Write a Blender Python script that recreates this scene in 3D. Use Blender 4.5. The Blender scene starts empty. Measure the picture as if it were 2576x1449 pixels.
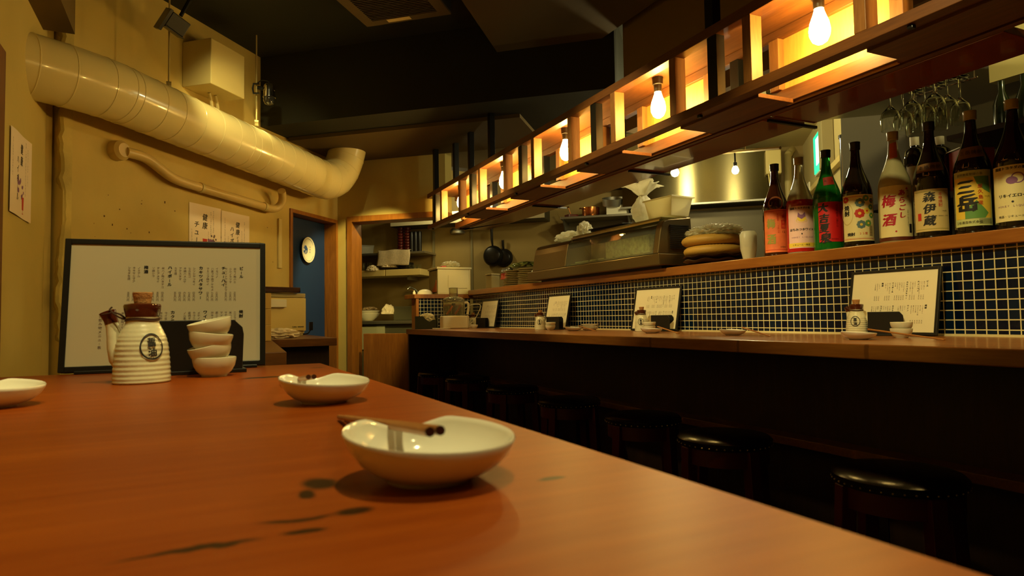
import bpy, bmesh, math, random
from mathutils import Vector, Matrix, noise
R = math.radians
C = bpy.context.scene.collection
ORD = ['bottom', 'second', 'third', 'fourth', 'fifth', 'sixth', 'seventh', 'eighth', 'ninth']
S = bpy.context.scene

# ------------------------------------------------------------ camera, world, exposure
F = 1630.0 / 2576 * 36
TH, PITCH, ROLL = R(26.3), R(2.582), R(-0.9)
cam_d = bpy.data.cameras.new('camera'); cam = bpy.data.objects.new('camera', cam_d); C.objects.link(cam)
fw = Vector((math.sin(TH)*math.cos(PITCH), math.cos(TH)*math.cos(PITCH), math.sin(PITCH)))
r0 = Vector((math.cos(TH), -math.sin(TH), 0)); u0 = r0.cross(fw)
rr = r0*math.cos(ROLL)+u0*math.sin(ROLL); uu = -r0*math.sin(ROLL)+u0*math.cos(ROLL)
m = Matrix((rr, uu, -fw)).transposed().to_4x4(); m.translation = (0, 0, 1.08)
cam.matrix_world = m
cam_d.lens = F; cam_d.sensor_width = 36; cam_d.clip_start = .01
cam_d.dof.use_dof = True; cam_d.dof.focus_distance = 2.6; cam_d.dof.aperture_fstop = 13
S.camera = cam
S.view_settings.view_transform = 'Standard'; S.view_settings.look = 'None'
S.view_settings.gamma = 1; S.view_settings.use_curve_mapping = False
S.view_settings.exposure = 0.0
w = bpy.data.worlds.new('world'); S.world = w; w.use_nodes = True
w.node_tree.nodes['Background'].inputs[0].default_value = (1, .62, .25, 1)
w.node_tree.nodes['Background'].inputs[1].default_value = .004
WARM = (1, .84, .35)
def spot(name, loc, target, power, ang=70, blend=.5, rad=.025, col=WARM):
    l = bpy.data.lights.new(name, 'SPOT'); l.energy = power; l.color = col
    l.spot_size = R(ang); l.spot_blend = blend; l.shadow_soft_size = rad
    o = bpy.data.objects.new(name, l); C.objects.link(o); o.location = loc
    o.rotation_euler = (Vector(target)-Vector(loc)).to_track_quat('-Z', 'Y').to_euler()
    return o
def point(name, loc, power, rad=.03, col=WARM):
    l = bpy.data.lights.new(name, 'POINT'); l.energy = power; l.color = col; l.shadow_soft_size = rad
    o = bpy.data.objects.new(name, l); C.objects.link(o); o.location = loc
    return o
# ceiling spots of the track above the table (just out of frame)
spot('table_spot', (.30, .45, 2.6), (.10, .45, 1), 66, 56, .6)
spot('table_spot', (.22, 3.25, 2.66), (.30, 4.25, 2.1), 30, 62, .8)
spot('table_spot', (.0, .25, 2.6), (-.10, 1.28, 1.15), 44, 48, .7)
spot('table_spot', (-.05, 1.75, 2.6), (-.15, 2.6, 1.5), 16, 70, .7)
spot('table_spot', (.35, -.5, 2.6), (.1, .1, 1), 18, 50, .6)
spot('bar_spot', (.40, .75, 2.42), (2.08, 1.15, 1.28), 85, 44, .55)
spot('bar_spot', (.40, 2.1, 2.42), (2.08, 2.35, 1.25), 85, 44, .55)
spot('bar_spot', (.55, 3.3, 2.36), (2.08, 3.8, 1.22), 55, 44, .6)
spot('upper_wall_fill', (2.45, .6, 2.3), (2.9, 1.45, 2.2), 22, 50, .3)  # added to brighten the upper wall, not part of the table track
# doorway spots and unseen kitchen fill lights
spot('doorway_spot', (.407, 4.231, 2.48), (.80, 4.45, 1.0), 45, 95)
point('kitchen_fill', (3.0, 3.4, 2.35), 22, .05, (1, .86, .42))
point('kitchen_fill', (2.62, 2.2, 2.3), 18, .04, (1, .86, .45))  # added without a fitting to brighten the plastic bag and tub
spot('doorway_spot', (1.36, 4.32, 2.30), (1.20, 5.25, 1.35), 85, 50, .4, .02, (1, .78, .25))
point('kitchen_fill', (2.0, 5.6, 2.2), 9, .05, (1, .86, .42))

# ------------------------------------------------------------ materials
MATS = {}
def mat(name, col=(.5, .5, .5), rough=.5, metal=0, trans=0, emit=0, ecol=None, bump=0, bscale=40, ior=1.45, coat=0, var=0, vscale=6, sss=0, alpha=1):
    if name in MATS: return MATS[name]
    m = bpy.data.materials.new(name); m.use_nodes = True; nt = m.node_tree; b = nt.nodes['Principled BSDF']
    b.inputs['Base Color'].default_value = (*col, 1); b.inputs['Roughness'].default_value = rough
    b.inputs['Metallic'].default_value = metal; b.inputs['Transmission Weight'].default_value = trans
    b.inputs['IOR'].default_value = ior; b.inputs['Coat Weight'].default_value = coat
    b.inputs['Alpha'].default_value = alpha
    if sss: b.inputs['Subsurface Weight'].default_value = sss; b.inputs['Subsurface Radius'].default_value = (.02, .015, .008)
    if emit:
        b.inputs['Emission Color'].default_value = (*(ecol or col), 1); b.inputs['Emission Strength'].default_value = emit
    tc = nt.nodes.new('ShaderNodeTexCoord')
    if var:
        n = nt.nodes.new('ShaderNodeTexNoise'); n.inputs['Scale'].default_value = vscale; n.inputs['Detail'].default_value = 6
        r = nt.nodes.new('ShaderNodeValToRGB'); r.color_ramp.elements[0].position = .3; r.color_ramp.elements[1].position = .7
        r.color_ramp.elements[0].color = (*[c*(1-var) for c in col], 1); r.color_ramp.elements[1].color = (*[min(1, c*(1+var*.5)) for c in col], 1)
        nt.links.new(tc.outputs['Object'], n.inputs['Vector']); nt.links.new(n.outputs['Fac'], r.inputs['Fac']); nt.links.new(r.outputs['Color'], b.inputs['Base Color'])
    if bump:
        n = nt.nodes.new('ShaderNodeTexNoise'); n.inputs['Scale'].default_value = bscale; n.inputs['Detail'].default_value = 5
        bp = nt.nodes.new('ShaderNodeBump'); bp.inputs['Strength'].default_value = bump; bp.inputs['Distance'].default_value = .004
        nt.links.new(tc.outputs['Object'], n.inputs['Vector']); nt.links.new(n.outputs['Fac'], bp.inputs['Height']); nt.links.new(bp.outputs['Normal'], b.inputs['Normal'])
    MATS[name] = m; return m
def wood(name, c1, c2, axis=1, scale=1.0, rough=.35, coat=0, knots=(), dark=.25, bump=.08):
    """long grain along axis; rings warped by noise; optional knots (x,y,z,rx,ry)"""
    if name in MATS: return MATS[name]
    m = bpy.data.materials.new(name); m.use_nodes = True; nt = m.node_tree; b = nt.nodes['Principled BSDF']; N = nt.nodes.new; L = nt.links.new
    tc = N('ShaderNodeTexCoord'); mp = N('ShaderNodeMapping'); sc = [14*scale]*3; sc[axis] = 1.3*scale; mp.inputs['Scale'].default_value = sc
    L(tc.outputs['Object'], mp.inputs['Vector'])
    n1 = N('ShaderNodeTexNoise'); n1.inputs['Scale'].default_value = 1.0; n1.inputs['Detail'].default_value = 4; n1.inputs['Distortion'].default_value = .6
    L(mp.outputs['Vector'], n1.inputs['Vector'])
    n2 = N('ShaderNodeTexNoise'); n2.inputs['Scale'].default_value = 9; n2.inputs['Detail'].default_value = 5; L(mp.outputs['Vector'], n2.inputs['Vector'])
    mul = N('ShaderNodeMath'); mul.operation = 'MULTIPLY'; mul.inputs[1].default_value = 9; L(n1.outputs['Fac'], mul.inputs[0])
    sn = N('ShaderNodeMath'); sn.operation = 'SINE'; L(mul.outputs[0], sn.inputs[0])
    mr = N('ShaderNodeMapRange'); mr.inputs['From Min'].default_value = -1; mr.inputs['From Max'].default_value = 1; mr.inputs['To Min'].default_value = .15; mr.inputs['To Max'].default_value = .85; L(sn.outputs[0], mr.inputs['Value'])
    mx = N('ShaderNodeMath'); mx.operation = 'MULTIPLY_ADD'; mx.inputs[1].default_value = .55; L(n2.outputs['Fac'], mx.inputs[0])
    m5 = N('ShaderNodeMath'); m5.operation = 'MULTIPLY'; m5.inputs[1].default_value = .5; L(mr.outputs[0], m5.inputs[0]); L(m5.outputs[0], mx.inputs[2])
    rp = N('ShaderNodeValToRGB'); e = rp.color_ramp.elements; e[0].position = .2; e[0].color = (*c2, 1); e[1].position = .75; e[1].color = (*c1, 1)
    L(mx.outputs[0], rp.inputs['Fac']); out = rp.outputs['Color']
    for (kx, ky, kz, rx, ry) in knots:
        wn = N('ShaderNodeTexNoise'); wn.inputs['Scale'].default_value = 30; wn.inputs['Detail'].default_value = 3; L(tc.outputs['Object'], wn.inputs['Vector'])
        ws = N('ShaderNodeVectorMath'); ws.operation = 'SCALE'; ws.inputs['Scale'].default_value = max(rx, ry)*1.1; L(wn.outputs['Color'], ws.inputs[0])
        ad = N('ShaderNodeVectorMath'); ad.operation = 'ADD'; L(tc.outputs['Object'], ad.inputs[0]); L(ws.outputs[0], ad.inputs[1])
        q = max(rx, ry)*.55
        sb = N('ShaderNodeVectorMath'); sb.operation = 'SUBTRACT'; sb.inputs[1].default_value = (kx+q, ky+q, kz+q); L(ad.outputs[0], sb.inputs[0])
        dv = N('ShaderNodeVectorMath'); dv.operation = 'MULTIPLY'; dv.inputs[1].default_value = (1/rx, 1/ry, 0.3/rx); L(sb.outputs[0], dv.inputs[0])
        ln = N('ShaderNodeVectorMath'); ln.operation = 'LENGTH'; L(dv.outputs[0], ln.inputs[0])
        kr = N('ShaderNodeMapRange'); kr.inputs['From Min'].default_value = .7; kr.inputs['From Max'].default_value = 1.25; kr.inputs['To Min'].default_value = 1; kr.inputs['To Max'].default_value = 0; L(ln.outputs['Value'], kr.inputs['Value'])
        mc = N('ShaderNodeMix'); mc.data_type = 'RGBA'; L(kr.outputs[0], mc.inputs['Factor']); L(out, mc.inputs[6]); mc.inputs[7].default_value = (*[c*dark for c in c2], 1); out = mc.outputs[2]
    L(out, b.inputs['Base Color']); b.inputs['Roughness'].default_value = rough; b.inputs['Coat Weight'].default_value = coat; b.inputs['Coat Roughness'].default_value = .15
    bp = N('ShaderNodeBump'); bp.inputs['Strength'].default_value = bump; bp.inputs['Distance'].default_value = .002; L(n2.outputs['Fac'], bp.inputs['Height']); L(bp.outputs['Normal'], b.inputs['Normal'])
    MATS[name] = m; return m
def tint(m, col): m.node_tree.nodes['Principled BSDF'].inputs['Specular Tint'].default_value = (*col, 1)
def transl(m, f, col):
    nt = m.node_tree; b = nt.nodes['Principled BSDF']; t = nt.nodes.new('ShaderNodeBsdfTranslucent'); t.inputs['Color'].default_value = (*col, 1)
    mx = nt.nodes.new('ShaderNodeMixShader'); mx.inputs[0].default_value = f; out = nt.nodes['Material Output']
    nt.links.new(b.outputs[0], mx.inputs[1]); nt.links.new(t.outputs[0], mx.inputs[2]); nt.links.new(mx.outputs[0], out.inputs['Surface']); return m
def brushed(m, rot=0.0, an=.9):
    nt = m.node_tree; b = nt.nodes['Principled BSDF']; t = nt.nodes.new('ShaderNodeTangent'); t.direction_type = 'RADIAL'; t.axis = 'Z'
    nt.links.new(t.outputs[0], b.inputs['Tangent']); b.inputs['Anisotropic'].default_value = an; b.inputs['Anisotropic Rotation'].default_value = rot; return m
def tile_mat(name, ax):
    m = bpy.data.materials.new(name); m.use_nodes = True; nt = m.node_tree; b = nt.nodes['Principled BSDF']; N = nt.nodes.new; L = nt.links.new
    tc = N('ShaderNodeTexCoord'); sx = N('ShaderNodeSeparateXYZ'); cx = N('ShaderNodeCombineXYZ'); L(tc.outputs['Object'], sx.inputs[0])
    L(sx.outputs[ax], cx.inputs[0]); L(sx.outputs['Z'], cx.inputs[1])
    br = N('ShaderNodeTexBrick'); br.offset = 0; br.squash = 1; br.inputs['Scale'].default_value = 1
    br.inputs['Brick Width'].default_value = .03; br.inputs['Row Height'].default_value = .03; br.inputs['Mortar Size'].default_value = .0019; br.inputs['Mortar Smooth'].default_value = .25
    br.inputs['Color1'].default_value = (.002, .004, .016, 1); br.inputs['Color2'].default_value = (.003, .013, .038, 1); br.inputs['Mortar'].default_value = (.68, .60, .34, 1); br.inputs['Bias'].default_value = -.1
    L(cx.outputs[0], br.inputs['Vector']); L(br.outputs['Color'], b.inputs['Base Color'])
    r = N('ShaderNodeMapRange'); r.inputs['To Min'].default_value = .12; r.inputs['To Max'].default_value = .8; L(br.outputs['Fac'], r.inputs['Value']); L(r.outputs[0], b.inputs['Roughness'])
    n = N('ShaderNodeTexNoise'); n.inputs['Scale'].default_value = 60; L(tc.outputs['Object'], n.inputs['Vector'])
    ma = N('ShaderNodeMath'); ma.operation = 'MULTIPLY_ADD'; ma.inputs[1].default_value = .25; L(n.outputs['Fac'], ma.inputs[0])
    iv = N('ShaderNodeMath'); iv.operation = 'SUBTRACT'; iv.inputs[0].default_value = 1; L(br.outputs['Fac'], iv.inputs[1]); L(iv.outputs[0], ma.inputs[2])
    bp = N('ShaderNodeBump'); bp.inputs['Strength'].default_value = .5; bp.inputs['Distance'].default_value = .002; L(ma.outputs[0], bp.inputs['Height']); L(bp.outputs['Normal'], b.inputs['Normal'])
    MATS[name] = m; return m
plaster = mat('plaster', (.62, .46, .13), .75, bump=.5, bscale=14, var=.16, vscale=2.2)
plaster_rough = mat('plaster_rough', (.60, .46, .13), .8, bump=.9, bscale=30, var=.3, vscale=6)
plaster_back = mat('plaster_back', (.52, .40, .12), .75, bump=.25, bscale=20, var=.12, vscale=2)
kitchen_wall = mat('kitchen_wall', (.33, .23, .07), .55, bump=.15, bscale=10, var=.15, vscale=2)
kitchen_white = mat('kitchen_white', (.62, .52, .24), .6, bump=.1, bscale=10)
ceil_black = mat('ceiling_black', (.016, .015, .006), .8, bump=.3, bscale=8)
ceil_tan = mat('ceiling_tan', (.10, .062, .016), .8, bump=.2, bscale=8)
wood_table = wood('table_wood', (.34, .072, .004), (.20, .030, .001), 0, .8, .42, .0, knots=[(.057, .332, 1, .008, .013), (.048, .314, 1, .004, .008), (.061, .277, 1, .008, .005), (.037, .277, 1, .014, .0022), (.039, .260, 1, .008, .003), (.0, .258, 1, .022, .0025), (.159, .282, 1, .008, .003), (.19, 1.131, 1, .012, .010), (.09, .99, 1, .030, .012)], dark=.07)
tint(wood_table, (1, .72, .25))
wood_counter = wood('counter_wood', (.40, .155, .03), (.22, .07, .010), 1, .9, .32, .25, knots=[(1.49, 1.05+.42*i, .982, .010, .006) for i in range(3)], dark=.7)
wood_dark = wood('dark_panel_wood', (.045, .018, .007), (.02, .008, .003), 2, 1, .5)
wood_brown = wood('brown_wood', (.40, .15, .022), (.20, .065, .008), 2, 1, .45)
wood_lat = wood('lattice_wood', (.21, .072, .013), (.10, .030, .005), 1, 1.3, .5)
wood_latz = wood('lattice_post_wood', (.36, .15, .035), (.18, .065, .012), 2, 1.6, .5)
wood_ply = wood('plywood', (.74, .43, .09), (.50, .24, .04), 2, .8, .55, knots=[])
wood_frame = wood('door_frame_wood', (.42, .16, .022), (.22, .075, .008), 2, 1.3, .4)
wood_shelf = wood('side_counter_wood', (.26, .10, .02), (.12, .045, .01), 0, 1, .4)
wood_stick = wood('chopstick_wood', (.45, .20, .05), (.28, .10, .02), 1, 4, .4)
wood_masu = wood('pale_box_wood', (.78, .52, .14), (.66, .40, .09), 2, 2, .5)
lacquer = mat('lacquer_board', (.22, .048, .008), .16, coat=.3, bump=.06, bscale=5)
ceramic = mat('white_ceramic', (.86, .83, .72), .12, coat=.5, bump=.02, bscale=20)
ceramic_rib = mat('ribbed_ceramic', (.72, .68, .48), .3, coat=.5, bump=.2, bscale=60, var=.12, vscale=20)
glaze = mat('brown_glaze', (.085, .016, .006), .12, coat=.7, var=.4, vscale=40)
cork = mat('cork', (.50, .24, .08), .8, bump=.5, bscale=200, var=.3, vscale=120)
black = mat('black_plastic', (.010, .009, .008), .4)
black_metal = mat('black_metal', (.012, .011, .010), .3, metal=.3)
ink = mat('black_ink', (.012, .01, .01), .6)
inkg = mat('faint_ink', (.16, .10, .09), .7)
inkp = mat('purple_print', (.25, .10, .24), .7); inkr = mat('red_print', (.55, .03, .015), .6); inkb = mat('blue_print', (.03, .10, .42), .5)
paper = mat('paper', (.74, .68, .50), .6)
poster_m = mat('poster_paper', (.88, .72, .55), .7, bump=.1, bscale=12)
paint = mat('duct_paint', (.86, .72, .34), .22, coat=.3, bump=.06, bscale=9)
box_paint = mat('box_paint', (.62, .50, .20), .5)
steel = mat('steel', (.60, .56, .44), .22, metal=1, bump=.03, bscale=4)
steel_dull = mat('steel_dull', (.42, .40, .32), .38, metal=.9)
chrome = mat('chrome', (.8, .8, .8), .12, metal=1)
glass = mat('clear_glass', (.92, .95, .88), .02, trans=1)
plastic_clear = mat('clear_plastic', (.85, .85, .75), .12, trans=.85)
bag = mat('plastic_bag', (.88, .86, .74), .35, trans=.08, bump=.5, bscale=35)
transl(bag, .45, (.9, .86, .66))
white_pl = mat('white_plastic', (.84, .80, .62), .35)
cloth = mat('towel_cloth', (.80, .68, .46), .9, bump=.7, bscale=160)
red_seat = mat('stool_wood', (.07, .004, .002), .4)
leather = mat('stool_leather', (.010, .005, .003), .25, bump=.1, bscale=60)
brass = mat('brass', (.75, .6, .35), .3, metal=1)
door_blue = mat('door_blue', (.008, .034, .13), .5, bump=.04, bscale=4)
bulb_m = mat('bulb_glow', (1, .8, .4), .1, emit=190, ecol=(1, .66, .17))
bulbk_m = mat('kitchen_bulb_glow', (1, .9, .6), .1, emit=150, ecol=(1, .86, .48))
green_led = mat('exit_green', (.02, .5, .3), .4, emit=1.3, ecol=(.01, .75, .35))
white_led = mat('exit_white', (.6, .9, .8), .4, emit=1.6, ecol=(.5, 1, .75))

# ------------------------------------------------------------ mesh helpers
class MB:
    def __init__(s): s.v = []; s.f = []; s.m = []
    def add(s, vs, fs, mi=0):
        o = len(s.v); s.v += [tuple(v) for v in vs]; s.f += [[i+o for i in f] for f in fs]; s.m += [mi]*len(fs); return s
    def box(s, x0, x1, y0, y1, z0, z1, mi=0, rot=None):
        vs = [(x, y, z) for z in (z0, z1) for y in (y0, y1) for x in (x0, x1)]
        if rot is not None: vs = [rot @ Vector(v) for v in vs]
        return s.add(vs, [(0, 2, 3, 1), (4, 5, 7, 6), (0, 1, 5, 4), (2, 6, 7, 3), (0, 4, 6, 2), (1, 3, 7, 5)], mi)
    def prism(s, poly, z0, z1, mi=0, fn=None):
        n = len(poly); fn = fn or (lambda x, y, z: (x, y, z))
        vs = [fn(x, y, z0) for x, y in poly]+[fn(x, y, z1) for x, y in poly]
        return s.add(vs, [tuple(range(n))[::-1], tuple(range(n, 2*n))]+[(i, (i+1) % n, n+(i+1) % n, n+i) for i in range(n)], mi)
    def tube(s, pts, r, n=12, mi=0, cap=True, rs=None):
        pts = [Vector(p) for p in pts]; rings = []; up = None
        for i, p in enumerate(pts):
            t = (pts[min(i+1, len(pts)-1)]-pts[max(i-1, 0)]).normalized()
            if up is None: up = t.orthogonal().normalized()
            up = (up-t*up.dot(t)).normalized(); sd = t.cross(up); q = rs[i] if rs else r
            rings.append([p+(up*math.cos(a*2*math.pi/n)+sd*math.sin(a*2*math.pi/n))*q for a in range(n)])
        vs = [v for ring in rings for v in ring]; fs = []
        for i in range(len(pts)-1):
            for a in range(n): fs.append((i*n+a, i*n+(a+1) % n, (i+1)*n+(a+1) % n, (i+1)*n+a))
        if cap: fs += [tuple(range(n))[::-1], tuple(range((len(pts)-1)*n, len(pts)*n))]
        return s.add(vs, fs, mi)
    def lathe(s, prof, n=32, mi=0, c=(0, 0, 0), fn=None):
        vs = []; fs = []
        for r, z in prof:
            for a in range(n):
                t = a*2*math.pi/n; x, y = r*math.cos(t), r*math.sin(t)
                if fn: x, y, z2 = fn(x, y, z, t, r)
                else: z2 = z
                vs.append((x+c[0], y+c[1], z2+c[2]))
        for i in range(len(prof)-1):
            for a in range(n): fs.append((i*n+a, i*n+(a+1) % n, (i+1)*n+(a+1) % n, (i+1)*n+a))
        if prof[0][0] > 1e-6: fs.append(tuple(range(n))[::-1])
        if prof[-1][0] > 1e-6: fs.append(tuple(range((len(prof)-1)*n, len(prof)*n)))
        return s.add(vs, fs, mi)
    def xf(s, fn): s.v = [tuple(fn(Vector(v))) for v in s.v]; return s
    def build(s, name, mats, parent=None, smooth=False, bevel=0, loc=None, rot=None, auto=40, sub=0, solid=0):
        me = bpy.data.meshes.new(name); me.from_pydata(s.v, [], s.f); me.validate()
        if not isinstance(mats, (list, tuple)): mats = [mats]
        for x in mats: me.materials.append(x)
        if len(me.polygons) == len(s.m): me.polygons.foreach_set('material_index', s.m)
        bm = bmesh.new(); bm.from_mesh(me); bmesh.ops.remove_doubles(bm, verts=bm.verts, dist=1e-6)
        if not solid: bmesh.ops.recalc_face_normals(bm, faces=bm.faces)
        if smooth:
            for f in bm.faces: f.smooth = True
            for e in bm.edges:
                if len(e.link_faces) == 2 and e.calc_face_angle(0) > R(auto): e.smooth = False
        bm.to_mesh(me); bm.free()
        o = bpy.data.objects.new(name, me); C.objects.link(o)
        if parent: o.parent = parent
        if loc is not None: o.location = loc
        if rot is not None: o.rotation_euler = rot
        if solid: md = o.modifiers.new('thick', 'SOLIDIFY'); md.thickness = solid; md.offset = 0
        if bevel: md = o.modifiers.new('bevel', 'BEVEL'); md.width = bevel; md.segments = 2; md.limit_method = 'ANGLE'; md.angle_limit = R(40)
        if sub: md = o.modifiers.new('sub', 'SUBSURF'); md.levels = sub; md.render_levels = sub
        return o
def tag(o, label, cat, group=None, kind=None):
    if label: o['label'] = label
    if cat: o['category'] = cat
    if group: o['group'] = group
    if kind: o['kind'] = kind
    return o
def thing(name, label, cat, loc=(0, 0, 0), rz=0, group=None, kind=None, rot=None):
    o = bpy.data.objects.new(name, None); C.objects.link(o); o.empty_display_size = .05
    o.location = loc; o.rotation_euler = rot or (0, 0, rz); return tag(o, label, cat, group, kind)
def struct(o): o['kind'] = 'structure'; return o
def dup(root, loc, rz=None, label=None, group=None, rot=None):
    r = root.copy(); C.objects.link(r); r.location = loc
    if rz is not None: r.rotation_euler = (0, 0, rz)
    if rot is not None: r.rotation_euler = rot
    if label: r['label'] = label
    if group: r['group'] = group
    for ch in list(root.children):
        c = ch.copy(); C.objects.link(c); c.parent = r
        for g in list(ch.children):
            d = g.copy(); C.objects.link(d); d.parent = c
    return r
def crumple(c, rad, seed=0, amp=.3, freq=3.0, sub=4, flat=.0, ridged=True, fn=None):
    """crumpled closed blob"""
    bm = bmesh.new(); bmesh.ops.create_icosphere(bm, subdivisions=sub, radius=1)
    o = Vector((seed*7.3, seed*1.9, seed*3.1)); vs = []
    for v in bm.verts:
        p = v.co.copy(); n = noise.fractal(p*freq+o, .9, 2.1, 4)
        if ridged: n = .45-abs(n)*1.6
        p = p*(1+amp*n)
        if fn: p = fn(p)
        z = p.z*rad[2]
        if z < flat*-rad[2]: z = flat*-rad[2]+ (z+flat*rad[2])*.05
        vs.append((c[0]+p.x*rad[0], c[1]+p.y*rad[1], c[2]+z))
    fs = [[v.index for v in f.verts] for f in bm.faces]; bm.free()
    b = MB(); b.add(vs, fs); return b

# ------------------------------------------------------------ writing
_G = {}
def glyph(ch):
    if ch in _G: return _G[ch]
    cu = bpy.data.curves.new('t', 'FONT'); cu.body = ch; cu.size = 1; cu.resolution_u = 2; cu.align_x = 'CENTER'
    ob = bpy.data.objects.new('t', cu); me = bpy.data.meshes.new_from_object(ob)
    vs = [(v.co.x, v.co.y-.36) for v in me.vertices]; fs = [tuple(p.vertices) for p in me.polygons]
    adv = max([v[0] for v in vs]+[0])-min([v[0] for v in vs]+[0])
    bpy.data.objects.remove(ob); bpy.data.meshes.remove(me); bpy.data.curves.remove(cu)
    _G[ch] = (vs, fs, adv); return _G[ch]
class Dec:
    """flat drawing in (u,v) metres; list of polygons with material and layer"""
    def __init__(s): s.p = []
    def poly(s, pts, mi, lay=1): s.p.append((list(pts), [tuple(range(len(pts)))], mi, lay)); return s
    def rect(s, u0, u1, v0, v1, mi, lay=1): return s.poly([(u0, v0), (u1, v0), (u1, v1), (u0, v1)], mi, lay)
    def disc(s, u, v, r, mi, lay=1, n=16, ry=None, ph=0):
        return s.poly([(u+r*math.cos(ph+2*math.pi*i/n), v+(ry or r)*math.sin(ph+2*math.pi*i/n)) for i in range(n)], mi, lay)
    def ring(s, u, v, r, w_, mi, lay=1, n=28, ry=None):
        ry = ry or r; k = (r-w_)/r; a = [(math.cos(2*math.pi*i/n), math.sin(2*math.pi*i/n)) for i in range(n)]
        for i in range(n):
            c, d = a[i], a[(i+1) % n]
            s.poly([(u+r*c[0], v+ry*c[1]), (u+r*d[0], v+ry*d[1]), (u+k*r*d[0], v+k*ry*d[1]), (u+k*r*c[0], v+k*ry*c[1])], mi, lay)
        return s
    def flower(s, u, v, r, mi, mi2, lay=1, n=8):
        for i in range(n):
            a = 2*math.pi*i/n; s.disc(u+r*.6*math.cos(a), v+r*.6*math.sin(a), r*.36, mi, lay+(i % 2)*.5, 10)
        return s.disc(u, v, r*.3, mi2, lay+1.5, 10)
    def ch(s, c, u, v, size, mi, lay=2, bold=0, sx=1, slant=0):
        vs, fs, adv = glyph(c)
        for k in ([0] if not bold else [-bold, 0, bold]):
            s.p.append(([(u+(x*sx+slant*y)*size+k*size, v+y*size+k*size*.5) for x, y in vs], fs, mi, lay+k))
        return s
    def down(s, text, u, v, size, mi, step=1.0, **k):
        for i, c in enumerate(text):
            c2 = '|' if c == 'ー' else c
            if c != ' ': s.ch(c2, u, v-i*size*step, size*(.8 if c2 == '|' else 1), mi, **k)
        return s
    def across(s, text, u, v, size, mi, step=None, **k):
        x = u
        for c in text:
            if c != ' ': s.ch(c, x, v, size, mi, **k)
            x += size*(step or (1.0 if ord(c) > 0x2000 else .62))
        return s
    def to(s, mb, fn, mis=None, cut=0, dz=.00022):
        """fn(u,v,h)->3D ; h = height above the surface; cut = split width for curved surfaces"""
        for pts, fs, mi, lay in s.p:
            if cut:
                bm = bmesh.new(); vv = [bm.verts.new((p[0], p[1], 0)) for p in pts]
                for f in fs:
                    try: bm.faces.new([vv[i] for i in f])
                    except ValueError: pass
                us = [p[0] for p in pts]; k = math.floor(min(us)/cut)+1
                while k*cut < max(us):
                    bmesh.ops.bisect_plane(bm, geom=bm.verts[:]+bm.edges[:]+bm.faces[:], plane_co=(k*cut, 0, 0), plane_no=(1, 0, 0)); k += 1
                bm.verts.index_update(); P = [tuple(v.co[:2]) for v in bm.verts]; FS = [[v.index for v in f.verts] for f in bm.faces]; bm.free()
            else: P, FS = pts, fs
            mb.add([fn(p[0], p[1], lay*dz) for p in P], FS, mi)
        return mb

# ------------------------------------------------------------ the room (built round the two 42 degree walls)
CW = Vector((1.0704, 5.3829, 0)); A = R(42.1)
dW = Vector((math.sin(A), math.cos(A), 0)); nW = Vector((dW.y, -dW.x, 0)); dB = nW.copy(); nB = -dW
def PW(s_, o, z): return CW+dW*s_+nW*o+Vector((0, 0, z))     # along the main wall, o = out into the room
def PB(s_, o, z): return CW+dB*s_+nB*o+Vector((0, 0, z))     # along the back wall
def wbox(mb, s0, s1, o0, o1, z0, z1, mi=0, P=PW):
    vs = [P(s_, o, z) for z in (z0, z1) for o in (o0, o1) for s_ in (s0, s1)]
    return mb.add(vs, [(0, 2, 3, 1), (4, 5, 7, 6), (0, 1, 5, 4), (2, 6, 7, 3), (0, 4, 6, 2), (1, 3, 7, 5)], mi)
HC = 2.88
floor_m = mat('floor_concrete', (.03, .024, .018), .5, bump=.3, bscale=9, var=.3, vscale=3)
struct(MB().box(-1.5, 5.6, -2.2, 8.8, -.1, 0).build('floor', floor_m))
struct(MB().box(-1.5, 5.6, -2.2, 8.8, HC, HC+.1).build('ceiling', ceil_black))
struct(MB().box(-.73, -.61, -2.2, 3.75, 0, HC).build('wall_left', mat('plaster_near', (.60, .46, .13), .75, bump=.2, bscale=16, var=.1, vscale=2)))
b = MB(); wbox(b, -2.42, -2.75, -.2, -.05, 0, HC); struct(b.build('wall_recess', plaster))
# main wall: doorway s -.66 .. -.015, head 1.89
b = MB(); DL, DR, DH = -.66, -.015, 1.895
wbox(b, -2.404, DL, -.15, 0, 0, HC); wbox(b, DL, DR, -.15, 0, DH, HC); wbox(b, DR, .15, -.15, 0, 0, HC)
struct(b.build('wall_main', plaster))
# rough broken slab edge of the wall
b = MB(); rnd = random.Random(3); n = 90; vs = []; fs = []
for i in range(n+1):
    z = HC*i/n; j = rnd.uniform(-.012, .006) + .008*math.sin(z*9)
    for o, s_ in ((-.06, -2.395+j*.2), (-.004, -2.412+j), (.006, -2.402+j), (.001, -2.36)): vs.append(PW(s_, o, z))
for i in range(n):
    for k in range(3): fs.append((i*4+k, i*4+k+1, i*4+k+5, i*4+k+4))
b.add(vs, fs); struct(b.build('trim_1', plaster_rough, smooth=True))
# back wall with the kitchen opening
b = MB(); OL, OR, OH = .135, 1.02, 1.885
wbox(b, .0, OL-.045, -.14, 0, 0, HC, P=PB); wbox(b, OL-.045, .95, -.14, 0, OH+.035, HC, P=PB)
struct(b.build('wall_back', plaster_back))
struct(MB().box(1.74, 5.5, 4.85, 4.97, 2.3, HC).build('wall_soffit', ceil_tan))
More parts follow.
